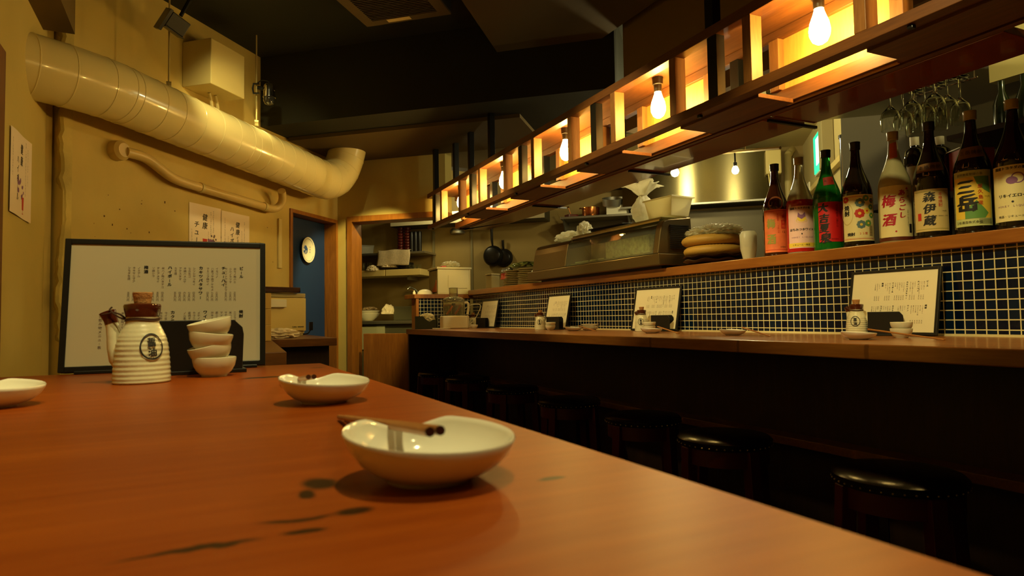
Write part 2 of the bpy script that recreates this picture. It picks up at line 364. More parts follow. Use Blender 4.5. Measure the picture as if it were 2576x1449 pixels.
# kitchen shell
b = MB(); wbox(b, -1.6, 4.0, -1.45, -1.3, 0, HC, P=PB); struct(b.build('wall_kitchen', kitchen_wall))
b = MB(); wbox(b, -.62, 1.38, 3.74, 3.86, 0, HC); struct(b.build('wall_kitchen_right', kitchen_white))
b = MB(); wbox(b, -1.9, .2, -1.3, -.14, 2.30, 2.36, P=PB); struct(b.build('trim_2', kitchen_wall))
b = MB(); wbox(b, 2.9, 3.74, -1.3, .4, 2.52, 2.60, P=PB); struct(b.build('ceiling_kitchen', kitchen_white))
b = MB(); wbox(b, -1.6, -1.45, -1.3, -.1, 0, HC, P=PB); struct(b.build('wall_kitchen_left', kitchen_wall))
dark_wall = mat('dark_wall', (.05, .04, .015), .7)
struct(MB().box(3.40, 3.52, -2.2, 2.5, 0, HC).build('wall_right', dark_wall))
struct(MB().box(-.73, 3.52, -2.3, -2.2, 0, HC).build('wall_rear', mat('rear_wall', (.2, .14, .05), .8)))
# beam above left corner (painted duct box running along the left wall)
struct(MB().box(-.61, -.49, 1.2, 3.50, 2.41, HC).build('trim_4', mat('beam_brown', (.16, .105, .03), .8)))
# big dark beam across the room, parallel with the back wall, with a pale underside
b = MB(); wbox(b, -.45, 2.4, .0, .68, 2.40, HC, P=PB); wbox(b, -.45, 2.4, .68, .985, 2.40, HC, P=PB); struct(b.build('trim_5', ceil_black))
b = MB(); wbox(b, .02, 1.75, .0, .70, 2.375, 2.40, P=PB); struct(b.build('trim_6', ceil_tan))
# tan ceiling board and tan wall over the bar
b = MB(); b.prism([(1.22, 3.0), (1.74, 3.61), (2.14, 3.25), (2.14, 2.2), (1.9, 2.2)], 2.70, 2.72); struct(b.build('ceiling_board', ceil_tan))
struct(MB().box(2.2, 2.32, -1.5, 2.97, 2.12, HC).build('wall_hood', mat('hood_wall', (.20, .13, .04), .7)))
struct(MB().box(2.9, 3.02, .2, 1.46, 2.0, HC).build('wall_upper', mat('upper_wall', (.60, .52, .20), .7, bump=.3, bscale=30)))
# door frame, blue door
def frame(mb, s0, s1, h, w_, dep, P, o1=.012):
    wbox(mb, s0, s0+w_, -dep, o1, 0, h, P=P); wbox(mb, s1-w_, s1, -dep, o1, 0, h, P=P); wbox(mb, s0+w_, s1-w_, -dep, o1, h-w_, h, P=P)
b = MB(); frame(b, DL, DR, DH, .028, .14, PW); fr = struct(b.build('trim_7', wood_frame, bevel=.002))
b = MB(); wbox(b, DL+.03, DR-.03, -.13, -.095, 0, DH-.03); d1 = struct(b.build('door_1', door_blue, bevel=.002))
b = MB(); wbox(b, OL-.045, OL, -.15, .012, 0, OH+.035, P=PB); wbox(b, OL, .95, -.15, .012, OH-.01, OH+.035, P=PB); struct(b.build('trim_8', wood_frame, bevel=.002))
# left wall brown door jamb at the frame edge
struct(MB().box(-.61, -.585, 2.40, 2.76, .9, 2.03).build('door_2', wood('jamb_wood', (.20, .07, .012), (.1, .03, .006), 2, 1, .5), bevel=.002))

# ------------------------------------------------------------ table in the foreground
TX0, TX1, TY0, TY1, TZ = -.50, .218, -.35, 1.25, 1.0
t = thing('wooden_table', 'orange-brown knotty wooden table filling the foreground', 'table')
b = MB(); b.box(TX0, TX1, TY0, TY1, TZ-.035, TZ); b.build('tabletop', wood_table, t, bevel=.003)
for x in (TX0+.06, TX1-.10):
    for y in (TY0+.1, TY1-.14):
        b = MB(); b.box(x, x+.05, y, y+.05, 0, TZ-.035); b.build('leg', wood_dark, t)
b = MB(); b.box(TX0+.1, TX1-.06, TY0+.14, TY1-.1, TZ-.10, TZ-.035); b.build('apron', wood_dark, t)

# ------------------------------------------------------------ ceramic dishes
def make_dish(label, loc, rz=0, group=None, k=1.0):
    t = thing('small_dish', label, 'dish', loc, rz, group)
    def fn(x, y, z, a, r):
        d = abs((a-R(97)+math.pi) % (2*math.pi)-math.pi); wgt = max(0, math.cos(min(d/.62, 1)*math.pi/2))**1.5*min(1, max(0, (r-.024)/.018))
        q = min(1, max(0, r-.018)/.024)
        return x*(1+.045*q*(1 if x > 0 else .3)), y*(1-.05*wgt), z-.0068*wgt*k+q*(.0030*y-.0022*x)/.0425
    out = [(.0, .0018), (.018, .0018), (.019, 0), (.0215, 0), (.0225, .0020), (.0285, .0045), (.0345, .0090), (.0390, .0145), (.0416, .0200), (.0421, .0222), (.0416, .0231), (.0407, .0227), (.0400, .0205), (.0375, .0155), (.033, .0105), (.027, .0068), (.016, .0048), (0, .0042)]
    b = MB(); b.lathe([(r*k, z*k) for r, z in out], 72, fn=fn)
    b.build('bowl', ceramic, t, smooth=True, auto=60)
    return t
def stick(label, p0, p1, group=None, name='chopstick', r0=.0023, r1=.0019, col=None):
    p0 = Vector(p0); p1 = Vector(p1)
    t = thing(name, label, 'chopstick', p0, group=group)
    q = p1-p0; b = MB(); b.tube([q*i/6 for i in range(7)], r0, 8, rs=[r0+(r1-r0)*i/6 for i in range(7)])
    b.build('stick', col or wood_stick, t, smooth=True); e = MB(); e.tube([(0, 0, 0), -q.normalized()*.0012], r0*1.01, 8); e.build('end_cap', mat('dark_end', (.07, .02, .008), .4), t)
    return t
dish_near = make_dish('largest white ceramic dish, nearest on the orange table', (.1075, .315, TZ), R(-6))
stick('light brown chopstick over the nearest white dish, left of its pair', (.0962, .281, 1.0290), (.106, .53, 1.0025), 'chopsticks on the near dish')
stick('light brown chopstick over the nearest white dish, right of its pair', (.1008, .280, 1.0294), (.1105, .526, 1.0025), 'chopsticks on the near dish')
dup(dish_near, (.1165, .655, TZ), R(2), 'white ceramic dish in the middle of the orange table, beyond the nearest dish')
stick('brown chopstick over the middle white dish, left of its pair', (.098, .632, 1.0270), (.100, .86, 1.0025), 'chopsticks on the middle dish')
stick('brown chopstick over the middle white dish, right of its pair', (.1028, .630, 1.0272), (.105, .86, 1.0025), 'chopsticks on the middle dish')
dup(dish_near, (-.176, .80, TZ), R(20), 'white ceramic dish cut off by the left edge of the photo')

# ------------------------------------------------------------ soy sauce pot
def pot_r(z):   # body radius by height
    pts = [(0, .0350), (.012, .0345), (.03, .0335), (.05, .0315), (.062, .0285), (.072, .0240), (.079, .0205), (.086, .0192)]
    for (a, ra), (c, rc) in zip(pts, pts[1:]):
        if z <= c: return ra+(rc-ra)*(z-a)/(c-a)
    return pts[-1][1]
def make_pot(label, loc, rz=0):
    t = thing('soy_sauce_pot', label, 'soy sauce pot', loc, rz)
    prof = [(0, 0), (.033, 0)]; k = 60
    for i in range(k+1):
        z = .002+.080*i/k; prof.append((pot_r(z)+.00034*math.sin(z*2*math.pi/.0062+math.sin(z*90))*(1 if z < .062 else .3), z))
    prof += [(.0192, .086), (.0200, .089)]
    b = MB(); b.lathe(prof, 48); b.build('body', ceramic_rib, t, smooth=True, auto=70)
    b = MB(); b.lathe([(.0185, .086), (.0200, .0885), (.0222, .098), (.0228, .1025), (.0220, .105), (.018, .1065), (.0115, .107), (.011, .103), (0, .103)], 40); b.build('collar', glaze, t, smooth=True, auto=50)
    b = MB(); b.lathe([(0, .103), (.0095, .103), (.0122, .1205), (.0115, .1215), (0, .1215)], 24); b.build('cork', cork, t, smooth=True)
    # spout on the left
    path = [(-.022, 0, .030), (-.030, 0, .036), (-.0345, 0, .048), (-.0365, 0, .062), (-.0385, 0, .075), (-.041, 0, .084)]
    b = MB(); b.tube(path, .01, 16, rs=[.017, .0135, .0105, .0090, .0082, .0080]); sp = b.build('spout', ceramic_rib, t, smooth=True)
    b = MB(); b.tube([(-.0395, 0, .0795), (-.0415, 0, .0855), (-.0455, 0, .0955)], .008, 16, rs=[.0085, .0086, .0105]); b.build('spout_tip', glaze, sp, smooth=True)
    b = MB()
    for zz in (.0838, .0858): b.tube([(.0203*math.cos(a), .0203*math.sin(a), zz+.0008*math.sin(a*3)) for a in [i*2*math.pi/28 for i in range(29)]], .0011, 6)
    b.tube([(-.019, -.006, .085), (-.025, -.010, .088), (-.032, -.011, .093), (-.038, -.009, .099), (-.036, -.007, .102)], .0012, 6)
    b.tube([(-.019, -.003, .0855), (-.025, -.008, .092), (-.032, -.010, .095), (-.040, -.0105, .093), (-.048, -.009, .092)], .0012, 6); b.build('cord', mat('cord_brown', (.06, .025, .012), .8), t, smooth=True)
    d = Dec(); d.ring(0, 0, .0150, .0018, 0, ry=.0175); d.ch('醤', -.0005, .0055, .0125, 0, bold=.04, sx=.9); d.ch('油', .0, -.0078, .0115, 0, bold=.04, sx=.95)
    def f(u, v, h):
        z = .049+v; r = pot_r(z)+.0008+h*3; a = R(-44)+u/.033; return (r*math.cos(a), r*math.sin(a), z)
    b = MB(); d.to(b, f, cut=.003); b.build('emblem', ink, t)
    return t
pot = make_pot('largest white ribbed soy sauce pot, on the near table left of the four cups', (-.060, 1.008, TZ), R(-22))
# cups
def make_cup(label, loc, rot=(0, 0, 0)):
    t = thing('small_cup', label, 'cup', loc, rot=rot)
    b = MB(); b.lathe([(r_*.87, z_) for r_, z_ in [(0, .001), (.017, .001), (.0175, 0), (.0195, 0), (.021, .0025), (.0275, .008), (.0322, .0155), (.0345, .0245), (.0345, .028), (.0335, .0285), (.0325, .0272), (.030, .0155), (.024, .0075), (.012, .004), (0, .0035)]], 48)
    b.build('bowl', ceramic_rib if False else mat('cup_ceramic', (.78, .74, .56), .18, coat=.4), t, smooth=True, auto=60); return t
cup = make_cup('bottom white cup of the leaning stack of four on the near table', (.030, 1.055, TZ))
dup(cup, (.0295, 1.057, TZ+.0195), label='second white cup from the bottom of the near leaning stack', rot=(R(3), R(-14), 0))
dup(cup, (.0225, 1.053, TZ+.0360), label='third white cup from the bottom of the near leaning stack', rot=(R(2), R(7), 0))
dup(cup, (.0285, 1.054, TZ+.0545), label='top white cup of the near stack, tipped to the left', rot=(R(3), R(-13), 0))
# black holder behind
def make_holder(label, loc, rz=0):
    t = thing('napkin_holder', label, 'holder', loc, rz)
    poly = [(-.066, .004), (.064, .004), (.066, .06), (.064, .071), (.052, .083), (-.066, .083)]
    b = MB(); b.prism(poly, -.004, 0, fn=lambda x, y, z: (x, z, y)); b.build('front_panel', black, t, bevel=.001)
    b = MB(); b.prism([(x, y) for x, y in poly], .041, .045, fn=lambda x, y, z: (x, z, y)); b.build('back_panel', black, t, bevel=.001)
    b = MB(); b.box(-.068, .070, -.008, .049, 0, .006); b.box(-.066, -.062, 0, .041, .006, .05); b.build('base', black, t, bevel=.001)
    return t
holder = make_holder('black holder with a cut corner behind the near stack of cups', (.008, 1.115, TZ), R(2))

# ------------------------------------------------------------ framed menu
rnd = random.Random(11)
def menu_dec():
    d = Dec(); W_, H_ = .297, .210; y1 = .168; fk = 'アイウカキサシスタツナニハヒフマミメヤラリルレンコソテトノモ生酒梅麦芋米焼'
    heads1 = [(.262, 'ビール', 3), (.233, 'チューハイ', 3), (.197, 'カキツバタサワー', 5), (.149, 'ハイボール', 3), (.113, '梅酒', 3)]
    for x, tx, nn in heads1:
        d.down(tx, x, y1, .0066, 0, step=1.12, bold=.05)
        for i in range(nn):
            u = x-.0105-i*.0072; n = rnd.randint(3, 9)
            for j in range(n): d.ch(rnd.choice(fk), u, y1-.001-j*.0047, .0046, 1)
            for j, c in enumerate('四五〇円'): d.ch(rnd.choice('四五六七三') if j == 0 else c, u, .124-j*.0042, .0042, 1)
    y2 = .090
    for x, tx, nn in [(.262, '焼酎', 6), (.205, 'ワイン', 4), (.155, 'カクテル', 5), (.113, 'ソフトドリンク', 4)]:
        d.down(tx, x, y2, .0066, 0, step=1.12, bold=.05)
        for i in range(nn):
            u = x-.010-i*.0072; n = rnd.randint(3, 7)
            for j in range(n): d.ch(rnd.choice(fk), u, y2-.001-j*.0047, .0046, 1)
            for j, c in enumerate('五〇円'): d.ch(c, u, .042-j*.0042, .0042, 1)
    d.down('お飲み物メニュー表', .050, .085, .0056, 1, step=1.15)
    return d
mdec = menu_dec()
def make_menu(label, loc, rz, lean, parent_none=None):
    t = thing('menu_frame', label, 'menu', loc, rot=(lean, 0, rz)); W_, H_, f_ = .297, .210, .009
    b = MB(); b.box(-W_/2-.002, W_/2+.002, -.001, .006, .006, H_+.008); b.build('backing', black, t, bevel=.001)
    b = MB(); x = W_/2+.005; z0, z1 = .003, H_+.013
    b.box(-x, -x+f_, -.004, .006, z0, z1); b.box(x-f_, x, -.004, .006, z0, z1); b.box(-x+f_, x-f_, -.004, .006, z0, z0+f_); b.box(-x+f_, x-f_, -.004, .006, z1-f_, z1)
    b.build('frame_border', black, t, bevel=.0012)
    b = MB(); b.add([(-x+f_, -.0013, z0+f_), (x-f_, -.0013, z0+f_), (x-f_, -.0013, z1-f_), (-x+f_, -.0013, z1-f_)], [(0, 1, 2, 3)], 0)
    d2 = MB(); mdec.to(d2, lambda u, v, h: (u-W_/2, -.0013-h, .008+v)); b.add(d2.v, d2.f, 0); b.m = [0]+[q+1 for q in d2.m]
    b.build('menu_sheet', [paper, ink, inkg], t)
    return t
menu = make_menu('largest black framed menu, standing at the far end of the near table', (-.037, 1.228, TZ), R(-5), R(-9))
b = MB(); b.box(-.13, .14, -.010, .022, -.001, .004); o = b.build('foot', black, menu, bevel=.001)

# ------------------------------------------------------------ bar counter, tiled partition, ledge
t = thing('bar_counter', 'long wooden bar counter with dark panelled front', 'counter')
b = MB(); b.box(1.49, 2.12, -.6, 4.88, .962, 1.0); b.build('countertop', wood_counter, t, bevel=.003)
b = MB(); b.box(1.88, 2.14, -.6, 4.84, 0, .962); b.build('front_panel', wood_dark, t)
b = MB(); b.box(1.80, 1.88, -.6, 4.84, .635, .662); b.build('foot_ledge', wood_shelf, t, bevel=.002)
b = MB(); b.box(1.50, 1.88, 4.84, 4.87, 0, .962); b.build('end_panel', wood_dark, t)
for y in (1.27, 2.93, 4.68):
    b = MB(); b.box(1.81, 1.87, y, y+.04, 0, .635); b.build('ledge_bracket', wood_dark, t)
tm = tile_mat('navy_tiles', 'Y'); tmx = tile_mat('navy_tiles_end', 'X')
t = thing('tiled_partition', 'navy mosaic tiled upstand with a wooden ledge behind the bar counter', 'tiled partition')
b = MB(); b.box(2.125, 2.26, -.6, 5.05, 1.0, 1.27); b.build('tile_wall', tm, t)
b = MB(); b.box(2.112, 2.1249, -.6, 5.05, 1.0, 1.007); b.build('grout_strip', mat('grout', (.66, .58, .32), .8), t)
b = MB(); b.box(2.095, 2.42, -.6, 5.08, 1.27, 1.312); b.build('ledge', wood_counter, t, bevel=.003)
t = thing('low_tiled_partition', 'short low navy tiled partition at the far end of the bar', 'tiled partition')
b = MB(); b.box(1.665, 2.12, 5.10, 5.20, .95, 1.245); b.build('tile_wall', tmx, t)
b = MB(); b.box(1.64, 1.664, 5.09, 5.21, .95, 1.245); b.build('end_trim', wood_brown, t, bevel=.001)
b = MB(); b.box(1.625, 2.42, 5.085, 5.36, 1.246, 1.280); b.build('ledge', wood_brown, t, bevel=.002)
# low wooden swing panel between the jamb and the counter
b = MB(); wbox(b, .215, .70, -.06, -.025, .12, .965, P=PB)
tag(b.build('swing_panel', wood_brown, bevel=.003), 'low reddish wooden panel closing the kitchen opening beside the bar', 'panel')

# ------------------------------------------------------------ stools
def make_stool(label, loc, rz):
    t = thing('bar_stool', label, 'stool', loc, rz, 'stools along the bar')
    H = .70; r_ = .145
    b = MB(); b.lathe([(0, H-.034), (r_-.004, H-.034), (r_, H-.028), (r_+.001, H-.014), (r_-.008, H-.005), (r_*.6, H+.002), (0, H+.004)], 48); pad = b.build('seat_pad', leather, t, smooth=True)
    n = MB()
    for i in range(40):
        a = 2*math.pi*i/40; c_ = Vector((math.cos(a), math.sin(a), 0)); p = c_*(r_-.0005)+Vector((0, 0, H-.027)); n.tube([p, p+c_*.0025], .003, 6, rs=[.003, .0014])
    n.build('nail_trim', brass, pad)
    b = MB(); b.lathe([(r_-.028, H-.085), (r_-.010, H-.085), (r_-.010, H-.034), (r_-.028, H-.034)], 32); b.build('apron', red_seat, t, smooth=True)
    for i in range(4):
        a = R(45+90*i); b = MB(); c_ = Vector((math.cos(a), math.sin(a), 0)); s_ = Vector((-c_.y, c_.x, 0))
        vs = []
        for z, rad in ((0, .165), (H-.034, .128)):
            for du, dv in ((-.018, -.018), (.018, -.018), (.018, .018), (-.018, .018)): vs.append(c_*(rad+du)+s_*dv+Vector((0, 0, z)))
        b.add(vs, [(3, 2, 1, 0), (4, 5, 6, 7)]+[(k, (k+1) % 4, 4+(k+1) % 4, 4+k) for k in range(4)]); b.build('leg', red_seat, t, bevel=.002)
    b = MB()
    for i in range(4):
        a, c_ = R(45+90*i), R(135+90*i); b.tube([(.148*math.cos(a), .148*math.sin(a), .25), (.148*math.cos(c_), .148*math.sin(c_), .25)], .011, 8)
    b.build('stretcher', red_seat, t, smooth=True)
    return t
sts = [(1.53, 1.01, 'nearest and darkest round bar stool, at the right of the photo'), (1.53, 1.58, 'second round bar stool from the right end of the row'), (1.57, 2.05, 'third round bar stool from the right end of the row'),
       (1.59, 2.63, 'middle round bar stool, fourth from either end of the row'), (1.60, 3.25, 'third round bar stool from the far end of the row'), (1.62, 3.95, 'second round bar stool from the far end of the row'), (1.60, 4.46, 'farthest round bar stool, at the far end of the bar')]
st = None
for i, (x, y, l) in enumerate(sts):
    if st is None: st = make_stool(l, (x, y, 0), R(20))
    else: dup(st, (x, y, 0), R(20+17*i), l)

# ------------------------------------------------------------ settings on the bar
cz = 1.0
menu2 = []
for x, y, rz, ln, rl, l in [(2.052, 1.365, R(-90), R(-11), 0, 'black framed menu against the tiles at the right end of the bar'),
                    (2.055, 2.585, R(-82), R(-12), R(0), 'black framed menu tilted against the tiles in the middle of the bar'),
                    (2.055, 3.56, R(-93), R(-11), 0, 'small-looking framed menu with glare, third from the right along the bar'),
                    (2.055, 4.62, R(-90), R(-11), 0, 'farthest framed menu, half hidden behind the food processor')]:
    o = menu.copy(); C.objects.link(o); o.location = (x, y, cz); o.rotation_euler = (ln, 0, rz); o['label'] = l
    for ch in menu.children:
        if not ch.name.startswith('foot'): c = ch.copy(); C.objects.link(c); c.parent = o
for x, y, rz, l in [(2.02, 1.455, R(-108), 'white soy sauce pot on the right part of the bar, before the right menu'), (2.0, 2.60, R(-93), 'white soy sauce pot at mid bar, before the tilted menu'),
                    (1.92, 3.50, R(-84), 'small white soy sauce pot farther down the bar, before the glare menu'), (2.02, 4.80, R(-80), 'farthest soy sauce pot, half hidden by the food processor')]: dup(pot, (x, y, cz), rz, l)
for x, y, rz, l in [(2.03, 1.36, R(-72), 'black holder behind the cups at the right end of the bar'), (2.035, 2.50, R(-72), 'black holder behind the mid bar cups'),
                    (1.975, 3.44, R(-72), 'black holder by the third menu of the bar'), (2.0, 4.60, R(-72), 'farthest black holder on the bar')]:
    o = dup(holder, (x, y, cz), rz, l); o.scale = (.8, .8, .95)
for x, y, n, l in [(1.90, 1.225, 2, 'at the right end of the bar'), (1.93, 2.455, 2, 'at mid bar'), (1.90, 3.34, 2, 'beside the small pot farther down the bar')]:
    for k in range(n):
        dup(cup, (x+.002*k, y, cz+.019*k), label=('lower' if k == 0 else 'upper')+' white cup of the pair '+l)
dup(cup, (1.90, 4.50, cz), label='single white cup on the far end of the bar beside the farthest pot')
for i, (x, y, rz, l) in enumerate([(1.72, 1.235, .3, 'white dish on the bar before the right soy sauce pot'), (1.80, 1.80, 0, 'white dish alone on the bar between the two menus'),
                    (1.82, 2.30, .4, 'white dish at mid bar beside the two stacked cups'), (1.86, 3.02, .2, 'flat white dish with a chopstick at the far part of the bar')]):
    o = dup(dish_near, (x, y, cz), rz, l); o.scale = (1.12, 1.12, .95)
for i, (a, e, l) in enumerate([((1.80, 1.262, 1.0275), (1.775, 1.03, 1.003), 'the white dish at the right end of the bar'), ((1.85, 1.80, 1.0275), (1.74, 1.575, 1.003), 'the lone white dish on the bar'),
                        ((1.87, 2.32, 1.0275), (1.79, 2.09, 1.003), 'the mid bar dish'), ((1.90, 3.03, 1.0275), (1.85, 2.79, 1.003), 'the far bar dish')]):
    a = Vector(a); e = Vector(e)
    # thin end lies on the counter
    stick('reddish front chopstick leaning from '+l, a, e, 'chopsticks on the bar', col=wood_stick)
    stick('reddish back chopstick leaning from '+l, a+Vector((.009, .004, 0)), e+Vector((.006, 0, 0)), 'chopsticks on the bar', col=wood_stick)
pl = None
for k in range(3):
    t = thing('small_plate', ['bottom', 'middle', 'top'][k]+' white plate of the small stack on the bar between two menus', 'plate', (1.99, 3.055, cz+.011*k), group='stacked plates on the bar')
    b = MB(); b.lathe([(0, .001), (.026, .001), (.027, 0), (.030, 0), (.034, .004), (.050, .012), (.051, .014), (.049, .0135), (.033, .006), (0, .0045)], 40); b.build('plate_body', ceramic, t, smooth=True)

# ------------------------------------------------------------ lattice light shelf over the bar
LY = math.atan2(.085, 3.27)       # runs along the bar, turned 1.5 degrees
lat = thing('lattice_light_shelf', 'long hanging wooden lattice shelf with lit bulbs over the bar', 'hanging shelf', (1.565, 1.5, 0), -LY)
Y0, Y1, ZB, ZT, DP = -1.35, 3.32, 1.775, 2.055, .20   # local y
def lp(name, x0, x1, y0, y1, z0, z1, mt, bev=.0015):
    b = MB(); b.box(x0, x1, y0, y1, z0, z1); return b.build(name, mt, lat, bevel=bev)
lp('front_beam', 0, .045, Y0, Y1, ZB, ZB+.032, wood_lat); lp('front_beam', 0, .045, Y0, Y1, ZT-.035, ZT, wood_lat)
lp('back_beam', DP, DP+.035, Y0, Y1-.08, ZB+.004, ZB+.05, wood_lat); lp('back_beam', DP, DP+.035, Y0, Y1-.08, ZT-.055, ZT-.02, wood_lat)
lp('top_board', .045, DP+.035, Y0, Y1-.05, ZT-.019, ZT, wood_lat); lp('rear_ledge', DP+.036, DP+.06, Y0, Y1-.1, ZB-.002, ZB+.012, wood_lat)
for k in range(-2, 5):
    q = .755*k-1.5
    for nm, y in (('post', 1.450+q), ('post', 1.815+q)):
        if Y0 < y < Y1-.05: lp(nm, 0, .048, y, y+.035, ZB+.032, ZT-.035, wood_latz)
    y = 1.605+q
    if Y0 < y < Y1: lp('metal_post', .004, .040, y, y+.045, ZB+.032, ZT-.035, black_metal, .001)
    # back row: posts, plywood, metal
    for nm, y in (('back_post', 1.84+q), ('back_post', 2.27+q)):
        if Y0 < y < Y1-.1: lp(nm, DP-.012, DP+.034, y, y+.04, ZB+.05, ZT-.055, wood_latz)
    if Y0 < 1.88+q and 2.27+q < Y1-.05: lp('plywood_panel', DP+.014, DP+.026, 1.88+q, 2.27+q, ZB-.0, ZT-.055, wood_ply, 0)
    y = 1.70+q
    if Y0 < y < Y1-.1: lp('metal_post', DP-.01, DP+.03, y, y+.04, ZB+.05, ZT-.055, black_metal, .001)
    y0, y1 = 1.47+q, 1.85+q
    if Y0 < y0 and y1 < Y1: lp('under_board', .046, DP-.001, y0, y1, ZB-.008, ZB+.006, wood_lat)
    if Y0 < y0: lp('bolt', .008, .022, 1.70+q, 1.714+q, ZB-.010, ZB-.0005, black_metal)
lp('end_post', 0, .02, Y1-.17, Y1-.13, ZB+.032, ZT-.035, black_metal)
# hanging rods up to the ceiling
for x, y in ((.006, 3.15), (.09, 2.93), (.09, 2.62), (.09, 2.255), (.006, .12), (.09, -.62)):
    b = MB(); b.box(x, x+.035, y, y+.04, ZT, HC if y < 2.2 else 2.42); b.build('hanging_rod', black_metal, lat, bevel=.001)
# bulbs
def make_bulb(label, loc, k=0, m_=None):
    t = thing('filament_bulb', label, 'light bulb', loc, group='bulbs in the lattice shelf')
    b = MB(); b.lathe([(0, -.165), (.010, -.163), (.021, -.155), (.0285, -.138), (.030, -.122), (.0265, -.100), (.0185, -.078), (.0135, -.062), (.013, -.055), (0, -.055)], 28); b.build('glowing_glass', m_ or bulb_m, t, smooth=True)
    b = MB(); b.lathe([(0, -.058), (.0145, -.058), (.0155, -.054), (.0165, -.03), (.021, -.028), (.0225, 0), (0, 0)], 24); b.build('socket', mat('socket', (.04, .025, .012), .4), t, smooth=True, auto=30)
    return t
bb = None
names = ['lit filament bulb cut by the top edge at the upper right', 'bright filament bulb in the second lit bay from the right', 'lit filament bulb in the third lit bay from the right', 'lit filament bulb mostly hidden by a post in the fourth bay', 'farthest lit filament bulb behind the posts at the far end', 'filament bulb above the frame at the near end']
Lx = Matrix.Rotation(-LY, 4, 'Z')
for i, y in enumerate((1.28, 2.045, 2.80, 3.57, 4.33, .53)):
    p = Vector((1.565, 1.5, 0))+Lx @ Vector((.10, y-1.5, ZT-.0195))
    if bb is None: bb = make_bulb(names[i], p)
    else: dup(bb, p, 0, names[i])
# glossy lacquered boards hung behind the lattice
t = thing('lacquered_board', 'dark red-brown glossy board reflecting lights, under the rear of the lattice', 'shelf board', (1.565, 1.5, 0), -LY)
b = MB(); b.box(DP+.06, .47, -.62, .12, ZB-.004, ZB+.018); b.build('board', lacquer, t, bevel=.002)
b = MB(); b.box(.44, .465, -.60, .10, ZB+.018, ZB+.05); b.build('rear_rim', lacquer, t)
t = thing('lacquered_board', 'long glossy brown board behind the lattice, from mid bar to its far end', 'shelf board', (1.565, 1.5, 0), -LY)
b = MB(); b.prism([(DP+.06, .16), (.47, .16), (.47, 2.40), (.46, 2.62), (.44, 3.13), (.22, 3.20), (DP+.06, 3.2)], ZB-.006, ZB+.014); b.build('board', lacquer, t, bevel=.002)
for y in (.13, .98, 2.0):
    b = MB(); b.box(DP+.062, .50, y, y+.012, ZB-.016, ZB-.0065); b.build('metal_strap', black_metal, t)

# ------------------------------------------------------------ main wall: duct, pipe, box, lamps, posters
def bez(p0, p1, p2, n):
    return [(1-i/n)**2*p0+2*(1-i/n)*(i/n)*p1+(i/n)**2*p2 for i in range(n+1)]
t = thing('ventilation_duct', 'large cream painted spiral duct running along the left wall', 'duct')
axis = [PW(s_, .20, 2.172-(s_+2.3)*.035) for s_ in [-2.33+.02*i for i in range(0, 89)]]
left = bez(Vector((-.86, 3.20, 2.175)), Vector((-.50, 3.36, 2.175)), axis[0], 14)
e0 = axis[-1]; right = bez(e0, e0+dW*.27-Vector((0, 0, .01)), e0+dW*.29+nW*.06+Vector((0, 0, .30)), 14)
path = left[:-1]+axis+right[1:]; RD = .138
b = MB(); b.tube(path, RD, 48); b.build('duct_body', paint, t, smooth=True)
def ring_at(mb, pts, i, r, w_=.006, h=.004):
    tdir = (pts[min(i+1, len(pts)-1)]-pts[i-1]).normalized(); c = pts[i]
    mb.tube([c-tdir*w_, c-tdir*w_*.4, c+tdir*w_*.4, c+tdir*w_], r, 40, rs=[r, r+h, r+h, r])
b = MB()
for i in (5, 8, 12, 15, 17, 24, 30, 37, 44, 51, 57, 60, 65, 71, 77, 83, 89, 95, 100, 104, 108, 111, 114): ring_at(b, path, min(i, len(path)-2), RD, .0035, .0018)
b.build('seam_ring', paint, t, smooth=True)
b = MB(); up = [PW(-2.42+.0, .0, 0)]
# hangers
for s_, zt in ((-1.99, HC), (-1.29, HC)):
    t = thing('duct_hanger', ('left' if s_ < -1.5 else 'right')+' thin threaded rod hanging the duct from the ceiling', 'hanger rod')
    p = PW(s_, .20, 0); b = MB(); b.tube([p+Vector((0, 0, 2.30)), p+Vector((0, 0, HC))], .0045, 8); b.build('rod', mat('rod_paint', (.45, .36, .14), .5), t)
    b = MB(); b.tube([p+Vector((-.012, 0, 2.325)), p+Vector((.012, 0, 2.325))], .013, 10); b.tube([p+Vector((0, 0, 2.30)), p+Vector((0, 0, 2.315))], .014, 8); b.build('clamp', mat('rod_paint'), t)
# thin pipe under the duct
t = thing('thin_pipe', 'thin cream pipe with a round cap running below the duct', 'pipe')
pp = [PW(-2.12, .0, 1.952), PW(-2.12, .035, 1.952)]
b = MB(); b.tube([PW(-2.125, .001, 1.955), PW(-2.125, .045, 1.955), PW(-2.125, .06, 1.955)], .05, 28, rs=[.052, .050, .035]); b.build('round_cap', mat('pipe_paint', (.66, .48, .17), .35), t, smooth=True)
pts = [PW(-2.11, .05, 1.95), PW(-1.98, .052, 1.945), PW(-1.8, .05, 1.88), PW(-1.6, .05, 1.865), PW(-1.3, .05, 1.855), PW(-1.08, .05, 1.848), PW(-.97, .05, 1.843), PW(-.90, .055, 1.850), PW(-.865, .075, 1.885), PW(-.875, .095, 1.93), PW(-.92, .12, 1.965)]
def smoothp(p, k=6):
    out = []
    for i in range(len(p)-1):
        a, b_, c, d = p[max(i-1, 0)], p[i], p[i+1], p[min(i+2, len(p)-1)]
        for j in range(k):
            u = j/k; out.append(.5*((2*b_)+(c-a)*u+(2*a-5*b_+4*c-d)*u*u+(-a+3*b_-3*c+d)*u**3))
    return out+[p[-1]]
b = MB(); b.tube(smoothp(pts), .026, 20); b.build('pipe_body', mat('pipe_paint', (.66, .48, .17), .35), t, smooth=True)
b = MB()
